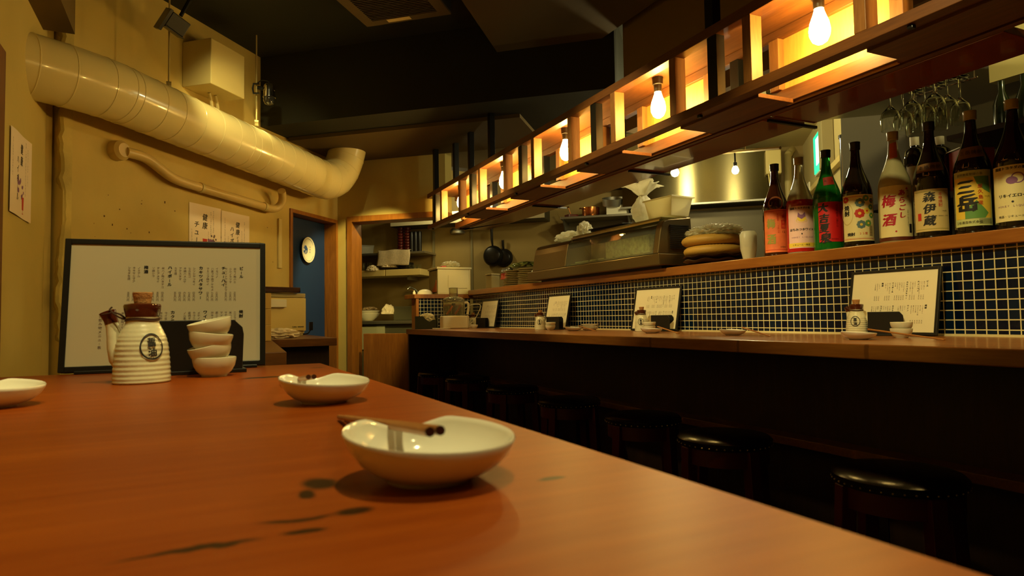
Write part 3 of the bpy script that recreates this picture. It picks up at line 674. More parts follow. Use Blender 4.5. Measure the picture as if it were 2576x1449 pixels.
for s_, z in ((-1.6, 1.865), (-1.02, 1.846)): b.tube([PW(s_, .05, z), PW(s_+.02, .05, z-.001)], .030, 20)
b.build('pipe_clip', box_paint, t, smooth=True)
# control box
t = thing('control_box', 'cream metal box on the wall above the duct', 'electrical box')
b = MB(); wbox(b, -1.685, -1.40, .001, .20, 2.435, 2.70); b.build('case', box_paint, t, bevel=.005)
b = MB()
for ds in (0, .05): b.tube(smoothp([PW(-1.56+ds, .08, 2.434), PW(-1.53+ds, .07, 2.38), PW(-1.47+ds, .05, 2.25)]), .010, 8)
b.build('cable', box_paint, t, smooth=True)
t = thing('wall_conduit', 'narrow painted cable cover on the wall left of the blue door', 'conduit')
b = MB(); wbox(b, -.80, -.765, .001, .015, 1.45, 1.80); b.build('cover', box_paint, t, bevel=.002)
b = MB(); wbox(b, -.81, -.775, .001, .010, 1.26, 1.32); b.build('junction', box_paint, t, bevel=.002)
b = MB()
for k in range(70):
    rr_ = random.Random(k); s_ = rr_.uniform(-2.3, -.8); z = rr_.uniform(1.15, 1.75); q = rr_.uniform(.002, .007)
    wbox(b, s_, s_+q, .0002, .0012, z, z+q*rr_.uniform(.6, 2))
for z in (1.2, 1.24, 1.3, 1.36, 1.42, 1.5): wbox(b, -2.39, -2.385+.008*math.sin(z*50), .0002, .002, z, z+.015)
struct(b.build('trim_9', mat('pit_mark', (.12, .06, .015), .9)))
# chrome clip spotlight and black spotlight
def make_spot(label, loc, body, rz, tilt, rod=True):
    t = thing('clip_spotlight', label, 'spotlight', loc, rot=(0, tilt, rz))
    b = MB(); b.lathe([(0, .030), (.022, .030), (.030, .022), (.034, .01), (.035, -.012), (.032, -.014), (.032, -.017), (.035, -.019), (.036, -.05), (.038, -.052), (.038, -.056), (.03, -.055), (.0, -.05)], 32); b.build('lamp_head', body, t, smooth=True, auto=30)
    b = MB(); b.lathe([(.034, -.054), (.036, -.075), (.028, -.095), (.012, -.102), (0, -.103)], 28); b.build('lens', mat('dark_lens', (.02, .018, .015), .05, coat=1), t, smooth=True)
    b = MB(); b.tube([(-.035, 0, .0), (-.07, 0, .006)], .012, 10); b.tube([(-.06, 0, .03), (-.095, 0, .03), (-.10, 0, 0), (-.095, 0, -.03), (-.06, 0, -.03)], .006, 8); b.tube(smoothp([Vector((-.075, 0, .03)), Vector((-.05, .02, .06)), Vector((-.01, .02, .055)), Vector((0, 0, .03))]), .003, 6); b.build('clip', black_metal, t, smooth=True)
    return t
make_spot('chrome clip spotlight on the hanger rod above the duct', (.425, 4.24, 2.53), chrome, R(-20), 0)
t = thing('black_spotlight', 'black square spotlight under the ceiling above the duct', 'spotlight', (-.085, 3.70, 2.62), rot=(R(25), R(20), R(30)))
b = MB(); b.box(-.05, .05, -.04, .04, -.04, .04); b.build('housing', black, t, bevel=.004)
b = MB(); b.box(-.064, -.05, -.04, .04, -.075, .045); b.box(-.045, .055, -.042, .042, -.046, -.04); b.build('shutter', black_metal, t)
b = MB(); b.tube([(0, 0, .05), (0, .02, .16), (.02, .03, .29)], .01, 8); b.build('stem', black_metal, t)
# ceiling air vent with a label sticker
t = thing('ceiling_vent', 'ceiling air conditioning grille with a pale label', 'air vent')
def VX(p): a_ = R(-0.0); q = dB*p.x-dW*p.y; return Vector((.90, 3.55, 0))+q*.76+Vector((0, 0, p.z))
b = MB(); b.box(-.05, .62, -.02, .62, HC-.13, HC-.0); b.xf(VX); b.build('housing', ceil_black, t)
b = MB(); b.box(-.05, .62, -.02, .05, HC-.142, HC-.13); b.box(-.05, .62, .55, .62, HC-.142, HC-.13); b.box(-.05, .03, .05, .55, HC-.142, HC-.13); b.box(.54, .62, .05, .55, HC-.142, HC-.13); b.xf(VX); b.build('vent_frame', ceil_tan, t)
b = MB()
for k in range(22): b.box(.03, .54, .06+k*.0225, .068+k*.0225, HC-.142, HC-.132)
b.xf(VX); b.build('grille', mat('grille_dark', (.05, .03, .01), .7), t)
b = MB(); b.box(.14, .32, .002, .045, HC-.1435, HC-.142); b.xf(VX); b.build('label_sticker', mat('sticker', (.75, .55, .2), .7), t)
# posters
def make_poster(label, fn, W_, H_, texts, glassr=True):
    t = thing('poster', label, 'poster'); d = Dec()
    for (tx, u, v, sz, st_) in texts['big']: d.down(tx, u, v, sz, 1, step=st_, bold=.03, slant=.1)
    rn = random.Random(5)
    for (u, v, n, sz) in texts['small']:
        for j in range(n): d.ch(rn.choice('あいうおかきくけこさしすたてとなにのはひふまやらりれんをがで、'), u+rn.uniform(-.001, .001), v-j*sz*1.05, sz, 2)
    for (u, v, mi, r_) in texts['art']:
        for k in range(9): d.disc(u+rn.uniform(-r_, r_), v+rn.uniform(-r_*1.2, r_*1.2), r_*.35, mi, 1+k*.1, 8)
    for (u, v, s_) in texts['glass']:
        d.poly([(u-s_, v+s_*1.6), (u+s_, v+s_*1.6), (u+s_*.7, v-s_*1.2), (u-s_*.7, v-s_*1.2)], 4, 1); d.rect(u-s_*.1, u+s_*.1, v-s_*2, v-s_*1.2, 4, 1); d.rect(u-s_*.5, u+s_*.5, v-s_*2.1, v-s_*1.9, 4, 1)
    b = MB(); n = 14; vs = []; fs = []
    for i in range(n+1):
        for j in (0, 1): vs.append(fn(W_*i/n, H_*j, 0))
    for i in range(n): fs.append((2*i, 2*i+2, 2*i+3, 2*i+1))
    b.add(vs, fs, 0); d.to(b, fn, cut=W_/14); b.build('sheet', [poster_m, ink, inkg, inkp, inkr], t)
    return t
def wav(u): return .0035+.0018*math.sin(u*22)
S0 = -1.627
make_poster('left of two paper drink posters on the wall behind the near menu', lambda u, v, h: PW(S0+u, wav(u)+h, 1.42+v), .262, .358, dict(
    big=[('健康', .125, .285, .044, 1.15), ('チューハイ', .058, .235, .042, 1.05)], small=[(.176, .32, 14, .012), (.198, .33, 17, .011), (.155, .20, 6, .010), (.02, .2, 12, .009)],
    art=[(.185, .12, 3, .03), (.20, .16, 2, .02)], glass=[(.125, .125, .02)]))
make_poster('right of two paper drink posters on the wall behind the near menu', lambda u, v, h: PW(S0+.265+u, wav(u+.3)+h, 1.41+v), .262, .36, dict(
    big=[('健康', .150, .287, .040, 1.15), ('ビタミン', .150, .205, .020, 1.1), ('ハイボール', .095, .255, .036, 1.05)], small=[(.215, .31, 18, .011), (.19, .25, 8, .010), (.03, .32, 16, .010), (.06, .2, 7, .009)],
    art=[(.055, .13, 3, .028), (.16, .06, 2, .02)], glass=[]))
make_poster('paper drink poster on the near left wall at the edge of the photo', lambda u, v, h: Vector((-.605+wav(u)-.003+h, 2.94+u, 1.50+v*(1+.12*u))), .34, .32, dict(
    big=[('健康', .18, .265, .042, 1.1), ('ハイボール', .11, .215, .034, 1.05)], small=[(.25, .30, 17, .012), (.28, .28, 14, .010), (.03, .28, 14, .010)],
    art=[(.14, .11, 3, .03), (.20, .10, 3, .02)], glass=[(.21, .055, .018)]))
# plate on the blue door
P_ = PW(-.515, -.09, 1.655)
t = thing('wall_plate', 'round white plate with blue painting hung on the blue door', 'plate'); b = MB()
def pf(x, y, z): return PW(-.31+x, -.0945+.004+z, 1.628+y)
ov = MB(); ov.lathe([(0, 0), (.05, 0), (.072, .010), (.088, .018), (.089, .021), (.086, .021), (.07, .014), (.05, .006), (0, .005)], 48, fn=lambda x, y, z, a, r: (x, y*1.12, z)); ov.v = [tuple(pf(*v)) for v in ov.v]; pb = ov.build('plate_body', ceramic, t, smooth=True)
d = Dec(); d.ring(0, 0, .078, .0018, 0, ry=.088); rn = random.Random(2)
d.poly([(-.035, .03), (-.01, .035), (.01, .01), (.005, -.02), (-.012, -.035), (-.005, -.005), (-.03, .0)], 0)
for k in range(9): a = rn.uniform(1.6, 4.6); d.poly([(-.015, .0), (-.015+.035*math.cos(a), .035*math.sin(a)), (-.015+.035*math.cos(a+.2), .035*math.sin(a+.2))], 0, 1.2+k*.1)
for k in range(3): d.ch('幸楽寿'[k], .04, .025-k*.02, .014, 0)
b = MB(); d.to(b, lambda u, v, h: pf(u, v, .0062+h+(.009*max(0, (math.hypot(u, v)-.05)/.025)))); b.build('painting', inkb, pb)

# ------------------------------------------------------------ side counter with towel warmer
t = thing('side_counter', 'low brown side counter in an L shape in front of the left wall', 'counter')
poly = [(.69, 3.50), (.36, 3.47), (.26, 2.09), (.0, 2.09), PW(-1.56, .01, 0)[:2], PW(-.57, .01, 0)[:2]]
b = MB(); b.prism(poly, .945, .985); b.build('worktop', wood_shelf, t, bevel=.002)
b = MB(); b.prism([(.66, 3.56), (.34, 3.53), (.23, 2.14), (.02, 2.14), PW(-1.53, .02, 0)[:2], PW(-.62, .02, 0)[:2]], 0, .945); b.build('cabinet_body', wood_dark, t)
# towel warmer, facing the camera
TW = (.475, 4.24, .985); tz = R(27)
t = thing('towel_warmer', 'cream towel warmer with a pull handle on the side counter', 'towel warmer', TW, tz)
wm = mat('warmer_cream', (.74, .58, .20), .4)
b = MB(); b.box(-.20, .20, .006, .26, .012, .262); b.build('housing', wm, t, bevel=.006)
b = MB(); b.box(-.20, .20, -.008, .005, .03, .238); dr = b.build('door', wm, t, bevel=.003)
b = MB(); b.box(-.20, .20, -.004, .006, .242, .268); b.build('control_strip', mat('strip_grey', (.5, .42, .2), .3), t, bevel=.003)
b = MB(); b.box(-.19, .19, .01, .25, .0005, .012); b.build('base', mat('strip_grey'), t)
b = MB()
b.prism([(-.09, 0), (.045, 0), (.05, .010), (.045, .022), (-.09, .022)], 0, .05, fn=lambda x, y, z: (x, -.008-y, .178+z)); b.build('handle', white_pl, dr, bevel=.004)
d = Dec(); d.across('TOWEL WARMER', .100, .050, .011, 0, step=.66, bold=.03); b = MB(); d.to(b, lambda u, v, h: (u, -.0085-h, v+.005)); b.build('lettering', ink, dr)
t = thing('serving_tray', 'dark brown tray lying on top of the towel warmer', 'tray', (.46, 4.23, 1.255), tz)
b = MB(); b.box(-.26, .16, -.03, .25, 0, .008); 
for a_ in ((-.26, .16, -.03, -.018), (-.26, .16, .238, .25), (-.26, -.248, -.018, .238), (.148, .16, -.018, .238)): b.box(*a_, .008, .034)
b.build('tray_body', mat('tray_brown', (.05, .018, .010), .25, coat=.3), t, bevel=.003)
t = thing('orange_dish', 'small orange-brown dish on the tray above the towel warmer', 'dish', (.36, 4.26, 1.2635), 0)
b = MB(); b.lathe([(0, .001), (.04, 0), (.05, .002), (.068, .026), (.066, .0265), (.048, .006), (0, .005)], 40); b.build('bowl', mat('orange_ceramic', (.45, .13, .02), .35), t, smooth=True)
t = thing('sake_cup_box', 'pale yellow stacked square wooden cups behind the right edge of the near menu', 'wooden boxes', (.285, 3.30, .985), R(8))
for k in range(3):
    b = MB(); b.box(-.065, .045, -.05, .05, .001+k*.076, .075+k*.076); b.build('wooden_cup', wood_masu, t, bevel=.002)
tw = crumple((.43, 3.78, 1.004), (.105, .08, .034), 4, .35, 1.8, 4, .6)
tag(tw.build('hand_towel', cloth, smooth=True), 'crumpled white towel lying before the towel warmer', 'towel')
t = thing('power_plug', 'black plug and cable at the right side of the towel warmer', 'plug', (.70, 4.40, .985))
b = MB(); b.box(-.012, .012, -.01, .01, .03, .085); b.build('plug_body', black, t, bevel=.003); b = MB(); b.tube(smoothp([Vector((0, 0, .04)), Vector((-.02, 0, .01)), Vector((-.05, .02, .006))]), .004, 6); b.build('cable', black, t)

# ------------------------------------------------------------ ledge: eight big bottles
def bottle_r(z, rb, h):
    q = z/h; pts = [(0, rb*.94), (.012, rb), (.46, rb), (.52, rb*.975), (.58, rb*.88), (.64, rb*.72), (.70, rb*.55), (.76, rb*.41), (.82, rb*.325), (.90, rb*.285), (1, rb*.27)]
    for (a, ra), (c, rc) in zip(pts, pts[1:]):
        if q <= c: f = (q-a)/(c-a); return ra+(rc-ra)*f
    return pts[-1][1]
def make_bottle(label, y, gm, capm, dec=None, lm=None, lab=(.02, .19), half=.055, yaw=0, neck=None, fill=None, h=.385, x=2.165, rb=.0515, cap_ring=True):
    a0 = math.atan2(-y, -x)+yaw
    t = thing('sake_bottle', label, 'bottle', (x, y, 1.312), a0)
    N_ = 60; prof = [(0, .004), (rb*.8, 0)]+[(bottle_r(h*.94*i/N_, rb, h), h*.94*i/N_+.001) for i in range(N_+1)]
    prof += [(rb*.31, h*.942), (rb*.31, h*.955), (rb*.27, h*.957), (0, h*.957)]
    b = MB(); b.lathe(prof, 40); b.build('bottle_glass', gm, t, smooth=True, auto=50)
    if fill:
        zf, fm = fill; b = MB(); b.lathe([(0, .006)]+[(bottle_r(zf*i/20+.004, rb, h)+.0006, zf*i/20+.006) for i in range(21)]+[(0, zf+.006)], 36); b.build('liquid', fm, t, smooth=True)
    b = MB(); b.lathe([(rb*.30, h*.925), (rb*.34, h*.93), (rb*.345, h*.985), (rb*.36, h*.99), (rb*.35, h), (0, h)], 28); b.build('cap', capm, t, smooth=True, auto=40)
    if dec:
        def f(u, v, hh): r = rb+.0009+hh*1.6; an = u/rb; return (r*math.cos(an), r*math.sin(an), v)
        z0, z1 = lab; D = Dec(); D.rect(-half, half, z0, z1, 0, 0); dec(D)
        b = MB(); D.to(b, f, cut=.004); b.build('label', lm, t)
    if neck:
        zc, hh_, wd, nm, txt, shape = neck; D = Dec()
        if shape == 'oval': D.disc(0, 0, wd, 0, 0, 24, ry=hh_)
        else: D.poly([(-wd, -hh_), (wd, -hh_*.8), (wd*.9, hh_), (-wd, hh_*.8)], 0, 0)
        for k, c in enumerate(txt): D.ch(c, -wd*.6+k*wd*1.2/max(1, len(txt)-1), 0, wd*.36, 1)
        def g(u, v, q): z = zc+v; r = bottle_r(z, rb, h)+.0012+q*2; an = u/r; return (r*math.cos(an), r*math.sin(an), z)
        b = MB(); D.to(b, g, cut=.003)
        # the vertical curve of the shoulder: split rows too
        b.build('neck_label', nm, t)
    return t
g_brown = mat('brown_bottle_glass', (.045, .012, .004), .06, coat=.6)
g_dark = mat('dark_bottle_glass', (.010, .007, .003), .06, coat=.6)
g_green = mat('green_bottle_glass', (.015, .26, .03), .05, trans=.55)
g_clear = mat('clear_bottle_glass', (.72, .70, .50), .10, trans=.5, coat=.5)
g_frost = mat('frosted_bottle_glass', (.46, .42, .22), .28, trans=.2, coat=.4)
capb = mat('black_cap', (.012, .010, .008), .25); capc = mat('clear_cap', (.38, .30, .12), .3, coat=.4)
l_or = mat('orange_label', (.85, .20, .06), .5, var=.15, vscale=30); l_pk = mat('pink_label', (.80, .50, .46), .5); l_rd = mat('red_label', (.62, .012, .012), .5)
l_cr = mat('cream_label', (.80, .70, .36), .5); l_tan = mat('tan_label', (.62, .48, .20), .6); l_gr = mat('pale_green_label', (.55, .60, .25), .5)
gold = mat('gold_ink', (.34, .30, .05), .4); grn = mat('green_ink', (.12, .30, .07), .5); yel = mat('yellow_ink', (.80, .55, .06), .5); wht = mat('white_ink', (.85, .82, .70), .5); tl = mat('blue_grey_ink', (.10, .18, .20), .5)
def d1(D):
    D.rect(-.048, .048, .024, .026, 2, 1); D.rect(-.048, .048, .182, .184, 2, 1)
    D.ch('梅', -.020, .132, .042, 3, bold=.05, sx=.8); D.ch('酒', -.020, .068, .044, 3, bold=.05, sx=.8)
    D.poly([(.028+.010*math.cos(R(90+72*i*2)), .160+.010*math.sin(R(90+72*i*2))) for i in range(5)], 2, 1)
    D.rect(.019, .037, .110, .145, 2, 1); D.ch('本', .028, .136, .013, 0, lay=2); D.ch('格', .028, .119, .013, 0, lay=2); D.across('12', .024, .097, .012, 1, step=.6)
    D.down('本格梅酒', .006, .168, .0075, 2); D.across('300ml', .015, .036, .009, 1, step=.55); D.down('うめしゅ', .008, .12, .008, 2)
def d2(D):
    D.across('国産トヨタダの恵', -.038, .176, .0095, 1, bold=.04)
    D.disc(0, .135, .016, 3, 1, 16, ry=.013); D.poly([(-.014, .142), (-.012, .16), (-.004, .15), (.004, .15), (.012, .16), (.014, .142), (.0, .132)], 2, 1.5)
    D.ring(0, .128, .020, .002, 3, 1, ry=.010); D.across('はちみつホワイト', -.040, .092, .0115, 1, bold=.05); D.poly([(0, .079), (.003, .075), (0, .071), (-.003, .075)], 1)
    D.across('HONEY LIQUEUR', -.036, .062, .0075, 2, step=.85); D.rect(-.055, .055, .024, .040, 3, 1); D.across('リキュール・梅酒', -.032, .032, .008, 1, lay=3)
def d3(D):
    D.ch('大', -.028, .158, .036, 1, bold=.06, slant=.1); D.ch('吉', -.026, .118, .036, 1, bold=.06, slant=.1); D.ch('夏', -.026, .082, .036, 1, bold=.05, slant=.1); D.ch('泉', -.022, .044, .04, 1, bold=.06, slant=.1)
    D.down('純米吟醸酒山廃仕込', .020, .165, .0095, 2); D.across('株式会社', .0, .040, .0065, 2)
def d4(D):
    D.rect(-.056, .050, .026, .0275, 2, 1); D.rect(-.056, .050, .030, .0305, 2, 1); D.rect(-.056, .050, .178, .1795, 2, 1)
    for u, v, r_, mi, m2 in [(.002, .156, .017, 5, 3), (.022, .172, .012, 4, 3), (0, .118, .018, 2, 3), (.024, .126, .012, 3, 2), (.040, .140, .011, 4, 3), (.042, .110, .011, 4, 3), (.004, .078, .016, 5, 3), (.028, .082, .013, 4, 3), (-.045, .17, .012, 2, 3), (.044, .163, .010, 5, 2)]: D.flower(u, v, r_, mi, m2)
    D.ring(-.042, .118, .022, .002, 6, 1, ry=.04); D.down('焼酎', -.042, .140, .02, 1, bold=.06)
    D.across('焼酎', -.036, .044, .013, 1, bold=.05); D.across('25度', .000, .046, .010, 2, step=.95); D.rect(.030, .046, .035, .078, 6, 1)
    for k in range(9): D.rect(.032, .044, .038+k*.004, .0395+k*.004, 1, 2)
def d5(D):
    D.down('梅酒', -.022, .140, .044, 2, step=1.45, bold=.05, slant=.15); D.down('あらごし', .018, .166, .022, 2, step=1.15, bold=.05, slant=.1)
    D.down('梅乃宿', .038, .172, .0095, 1); D.poly([(.030, .180), (.035, .184), (.040, .180), (.035, .176)], 2); D.down('リキュール720ml', .036, .105, .006, 1); D.rect(.040, .050, .03, .06, 1, 1); D.disc(-.002, .036, .003, 2)
def d6(D):
    D.down('森伊蔵', -.004, .132, .034, 1, step=1.12, bold=.05, slant=.12); D.down('本格焼酎', .026, .140, .012, 2); D.across('一六', .034, .085, .007, 1); D.across('1800ml 25%', .018, .070, .0045, 1, step=.7)
    D.rect(-.040, -.028, .058, .082, 2, 1); D.ring(0, .098, .001, .0005, 1)
    for a_ in ((-.050, .050, .0285, .030), (-.050, .050, .150, .1515)): D.rect(*a_, 3, 1)
def d7(D):
    D.rect(-.05, .05, .045, .172, 3, 1); D.poly([(.005, .172), (.045, .172), (.047, .12), (.030, .13), (.012, .15)], 4, 2); D.poly([(-.02, .07), (.01, .10), (.04, .06), (.03, .045), (-.02, .045)], 4, 2)
    D.ch('三', -.018, .142, .046, 1, bold=.07, lay=4); D.ch('岳', -.014, .092, .056, 1, bold=.07, lay=4); D.down('屋久島産', .020, .142, .014, 2, lay=4, step=1.2); D.across('一六', .034, .11, .008, 1, lay=4)
    D.across('自然遺産登録の島', -.036, .180, .0085, 1); D.across('三岳酒造株式会社', -.044, .034, .009, 1)
    for k in range(4): D.rect(.014, .05, .028+k*.004, .0295+k*.004, 1, 1)
def d8(D):
    D.across('国産トヨタダの恵', -.038, .176, .0095, 1, bold=.04); D.disc(0, .140, .014, 2, 1, 14, ry=.011); D.ring(.014, .146, .016, .003, 2)
    D.across('リキイエロー', -.030, .096, .0115, 1, bold=.04); D.disc(0, .078, .003, 1); D.across('HONEY LIQUEUR', -.036, .066, .0075, 2, step=.85); D.across('梅酒・リキュール', -.034, .036, .008, 1)
make_bottle('brown bottle with orange plum wine label, leftmost of the row', 1.905, g_brown, capb, d1, [l_or, ink, inkr, gold], (.015, .190), .052, 0, (.215, .030, .030, [mat('amber_label', (.35, .10, .02), .5), gold], '', 'oval'))
make_bottle('clear bottle with red drink and pink label, second from the left', 1.785, g_clear, capc, d2, [l_pk, ink, inkp, yel], (.020, .185), .054, R(4), None, (.205, mat('red_liquid', (.42, .012, .010), .1, coat=.4)))
make_bottle('green glass bottle with a red label, third from the left', 1.662, g_green, capb, d3, [l_rd, ink, mat('dark_red_ink', (.2, .004, .004), .6)], (.030, .180), .046, R(14), (.262, .018, .020, [mat('dark_red_label', (.30, .02, .008), .5), ink], '純米', 'tab'))
make_bottle('dark bottle with a flower patterned cream label, fourth from the left', 1.540, g_dark, capb, d4, [l_cr, ink, inkr, yel, grn, tl, l_tan], (.020, .186), .060, R(8))
make_bottle('frosted clear bottle with cream label in red brush writing, fifth from the left', 1.398, g_frost, capc, d5, [l_cr, ink, mat('crimson_ink', (.45, .01, .03), .6)], (.018, .192), .056, R(2), (.318, .03, .012, [mat('orange_tab', (.55, .12, .02), .5), ink], '', 'tab'), (.014, mat('sediment', (.10, .02, .008), .4)))
make_bottle('dark bottle with a tan label, third from the right', 1.276, g_dark, capb, d6, [l_tan, ink, inkr, gold], (.022, .158), .054, R(-3), (.230, .016, .042, [mat('dim_label', (.20, .10, .03), .6), ink], '本格焼酎', 'tab'))
make_bottle('dark bottle with green and yellow label, second from the right', 1.150, g_dark, capc, d7, [l_gr, ink, inkr, yel, grn], (.022, .192), .054, R(-3), (.250, .020, .040, [mat('dim_label', (.20, .10, .03), .6), ink], '三岳焼酎', 'tab'))
make_bottle('dark liqueur bottle cut off by the right edge of the photo', 1.036, g_dark, mat('clear_cap'), d8, [l_cr, ink, inkp], (.022, .185), .056, R(-8))

# ------------------------------------------------------------ ledge: refrigerated display case and things on it
LZ = 1.312
case_m = mat('case_bronze', (.16, .115, .05), .32, metal=.7); case_dark = mat('case_inside', (.10, .085, .03), .4)
t = thing('display_case', 'long bronze refrigerated glass case on the ledge of the bar', 'display case')
b = MB(); b.box(2.045, 2.29, 2.51, 3.90, LZ+.012, LZ+.070); b.build('tray_base', case_m, t, bevel=.005)
b = MB(); b.box(2.10, 2.27, 2.56, 3.80, LZ, LZ+.012); b.build('foot', black, t)
prof = [(2.055, LZ+.07), (2.075, LZ+.18), (2.085, LZ+.215), (2.10, LZ+.235), (2.125, LZ+.245), (2.27, LZ+.262), (2.28, LZ+.07)]
def pf2(x, z, y): return (x, y, z)
b = MB(); b.prism(prof, 3.42, 3.85, fn=pf2); b.build('end_cap', case_m, t, bevel=.006)
b = MB(); b.prism(prof, 2.53, 2.575, fn=pf2); b.build('end_cap', case_m, t, bevel=.006)
b = MB()
for k in range(13): b.box(2.13, 2.25, 2.522, 2.531, LZ+.098+k*.0095, LZ+.102+k*.0095)
b.build('vent_slot', black, t)
b = MB(); b.add([(2.060, 2.575, LZ+.075), (2.060, 3.42, LZ+.075), (2.078, 3.42, LZ+.18), (2.078, 2.575, LZ+.18), (2.088, 3.42, LZ+.215), (2.088, 2.575, LZ+.215), (2.12, 3.42, LZ+.243), (2.12, 2.575, LZ+.243)], [(0, 1, 2, 3), (3, 2, 4, 5), (5, 4, 6, 7)])
b.build('glass_front', mat('case_glass', (.85, .9, .75), .03, trans=.95), t, solid=.004)
b = MB(); b.box(2.115, 2.27, 2.575, 3.42, LZ+.247, LZ+.262); b.build('top_panel', mat('top_grey', (.3, .28, .16), .3, metal=.5), t, bevel=.002)
b = MB(); b.box(2.105, 2.13, 2.575, 3.42, LZ+.240, LZ+.250); b.build('top_rail', steel, t)
b = MB(); b.box(2.07, 2.27, 2.575, 3.42, LZ+.070, LZ+.085); b.box(2.255, 2.27, 2.575, 3.42, LZ+.085, LZ+.247); b.build('interior', case_dark, t)
b = MB(); b.box(2.14, 2.25, 2.70, 3.10, LZ+.085, LZ+.19); b.build('ice_box', mat('frosted_box', (.42, .46, .22), .6, bump=1, bscale=120, var=.35, vscale=60), t, bevel=.002)
b = MB()
for k in range(9):
    y = 2.62+k*.082; b.box(2.08, 2.15, y, y+.06, LZ+.086, LZ+.094)
b.build('tray_liner', mat('liner_green', (.40, .42, .20), .6), t)
def wrap_thing(name, label, cat, c, rad, seed, amp, freq, m_=None, flat=.4, fn=None, sub=4):
    o = crumple((0, 0, 0), rad, seed, amp, freq, sub, flat, fn=fn).build(name, m_ or bag, smooth=True, auto=35)
    o.location = c; return tag(o, label, cat)
t = thing('tied_plastic_bag', 'full white plastic bag tied at the top, standing on the display case', 'plastic bag', (2.19, 2.81, LZ+.262))
o = crumple((0, 0, .078), (.066, .066, .085), 7, .16, 1.7, 4, .85, fn=lambda p: Vector((p.x*(1-.45*max(0, p.z)), p.y*(1-.45*max(0, p.z)), p.z))).build('bag_body', bag, t, smooth=True)
b = MB(); n = 44; vs = []; fs = []
for j in range(7):
    for i in range(n):
        a = i*2*math.pi/n; r_ = .018+.013*j*(1+.28*math.sin(a*3+1)+.20*math.sin(a*7+j*.5)+.12*math.sin(a*13)); z = .150+.015*j-.006*max(0, j-4)*2+.008*math.sin(a*5+j)*(j/6)
        vs.append((r_*math.cos(a)*1.05, r_*math.sin(a)*1.05, z))
for j in range(6):
    for i in range(n): fs.append((j*n+i, j*n+(i+1) % n, (j+1)*n+(i+1) % n, (j+1)*n+i))
b.add(vs, fs); b.build('bag_ruffle', bag, t, smooth=True, solid=.001)
b = MB(); b.tube([(.019*math.cos(a), .019*math.sin(a), .150) for a in [i*.42 for i in range(16)]], .004, 6); b.build('bag_knot', bag, t, smooth=True)
def tapered_box(mb, x, y, x2, y2, z0, z1, th, bx=0, by=0):
    """open box, base half sizes x,y, top half sizes x2,y2"""
    o_ = [(-x, -y, z0), (x, -y, z0), (x, y, z0), (-x, y, z0), (-x2, -y2, z1), (x2, -y2, z1), (x2, y2, z1), (-x2, y2, z1)]
    i_ = [(px*(1-th/x), py*(1-th/y), pz+(th if pz == z0 else 0)) for px, py, pz in o_]
    f = [(0, 3, 2, 1)]+[(k, (k+1) % 4, 4+(k+1) % 4, 4+k) for k in range(4)]+[(4+k, 4+(k+1) % 4, 12+(k+1) % 4, 12+k) for k in range(4)]+[(8+(k+1) % 4, 8+k, 12+k, 12+(k+1) % 4) for k in range(4)]+[(8, 9, 10, 11)]
    mb.add(o_+i_, f)
t = thing('plastic_container', 'rectangular translucent white tub beside the tied bag on the display case', 'container', (2.185, 2.60, LZ+.262), R(4))
transl(mat('tub_white', (.88, .84, .62), .4), .5, (.9, .84, .56))
b = MB(); tapered_box(b, .060, .080, .072, .100, .001, .095, .003); b.build('tub_body', mat('tub_white'), t, bevel=.001)
b = MB(); b.box(-.079, .079, -.107, -.098, .090, .097); b.box(-.079, .079, .098, .107, .090, .097); b.box(-.079, -.070, -.098, .098, .090, .097); b.box(.070, .079, -.098, .098, .090, .097); b.build('rim', mat('tub_white'), t, bevel=.001)
wrap_thing('crumpled_bag', 'crumpled white plastic bag lying on the left part of the display case', 'plastic bag', (2.17, 3.56, LZ+.275), (.05, .13, .036), 3, .5, 2.0)
wrap_thing('crumpled_bag', 'small peaked white bag beside the long crumpled bag on the display case', 'plastic bag', (2.17, 3.37, LZ+.290), (.04, .055, .055), 9, .5, 2.2)
t = thing('black_tray', 'black sheet tray lying at a slant on top of the display case', 'tray', (2.18, 3.08, LZ+.266), rot=(R(1), R(-2), 0))
b = MB(); b.box(-.05, .08, -.16, .16, .0, .01); b.build('tray_body', black, t, bevel=.003); b = MB(); b.box(-.06, .09, -.17, .17, .010, .018); b.build('tray_lip', black_metal, t, bevel=.002)
# woven rings and dark trays
def ring_tray(label, z, R_, r_, m_, x=2.235, y=2.335, sy=1.0, tilt=0, zz=.62):
    t = thing('woven_basket_ring', label, 'basket', (x, y, z), rot=(0, tilt, 0)); b = MB(); n, k = 96, 14; vs = []; fs = []
    for i in range(n):
        a = 2*math.pi*i/n; wv = .0012*(1 if i % 2 else -1)
        for j in range(k):
            q = 2*math.pi*j/k; rr2 = R_+(r_+wv)*math.cos(q); vs.append((rr2*math.cos(a+.05*math.sin(q)), rr2*math.sin(a+.05*math.sin(q))*sy, (r_+wv)*zz*math.sin(q)))
    for i in range(n):
        for j in range(k): fs.append((i*k+j, i*k+(j+1) % k, ((i+1) % n)*k+(j+1) % k, ((i+1) % n)*k+j))
    b.add(vs, fs); b.build('ring_coil', m_, t, smooth=True, auto=80)
    b = MB(); b.lathe([(0, -.006), (R_-r_*.4, -.006), (R_-r_*.4, .0), (0, .0)], 48); b.build('ring_base', m_, t)
wick = mat('woven_tan', (.55, .32, .06), .5, bump=.3, bscale=200)
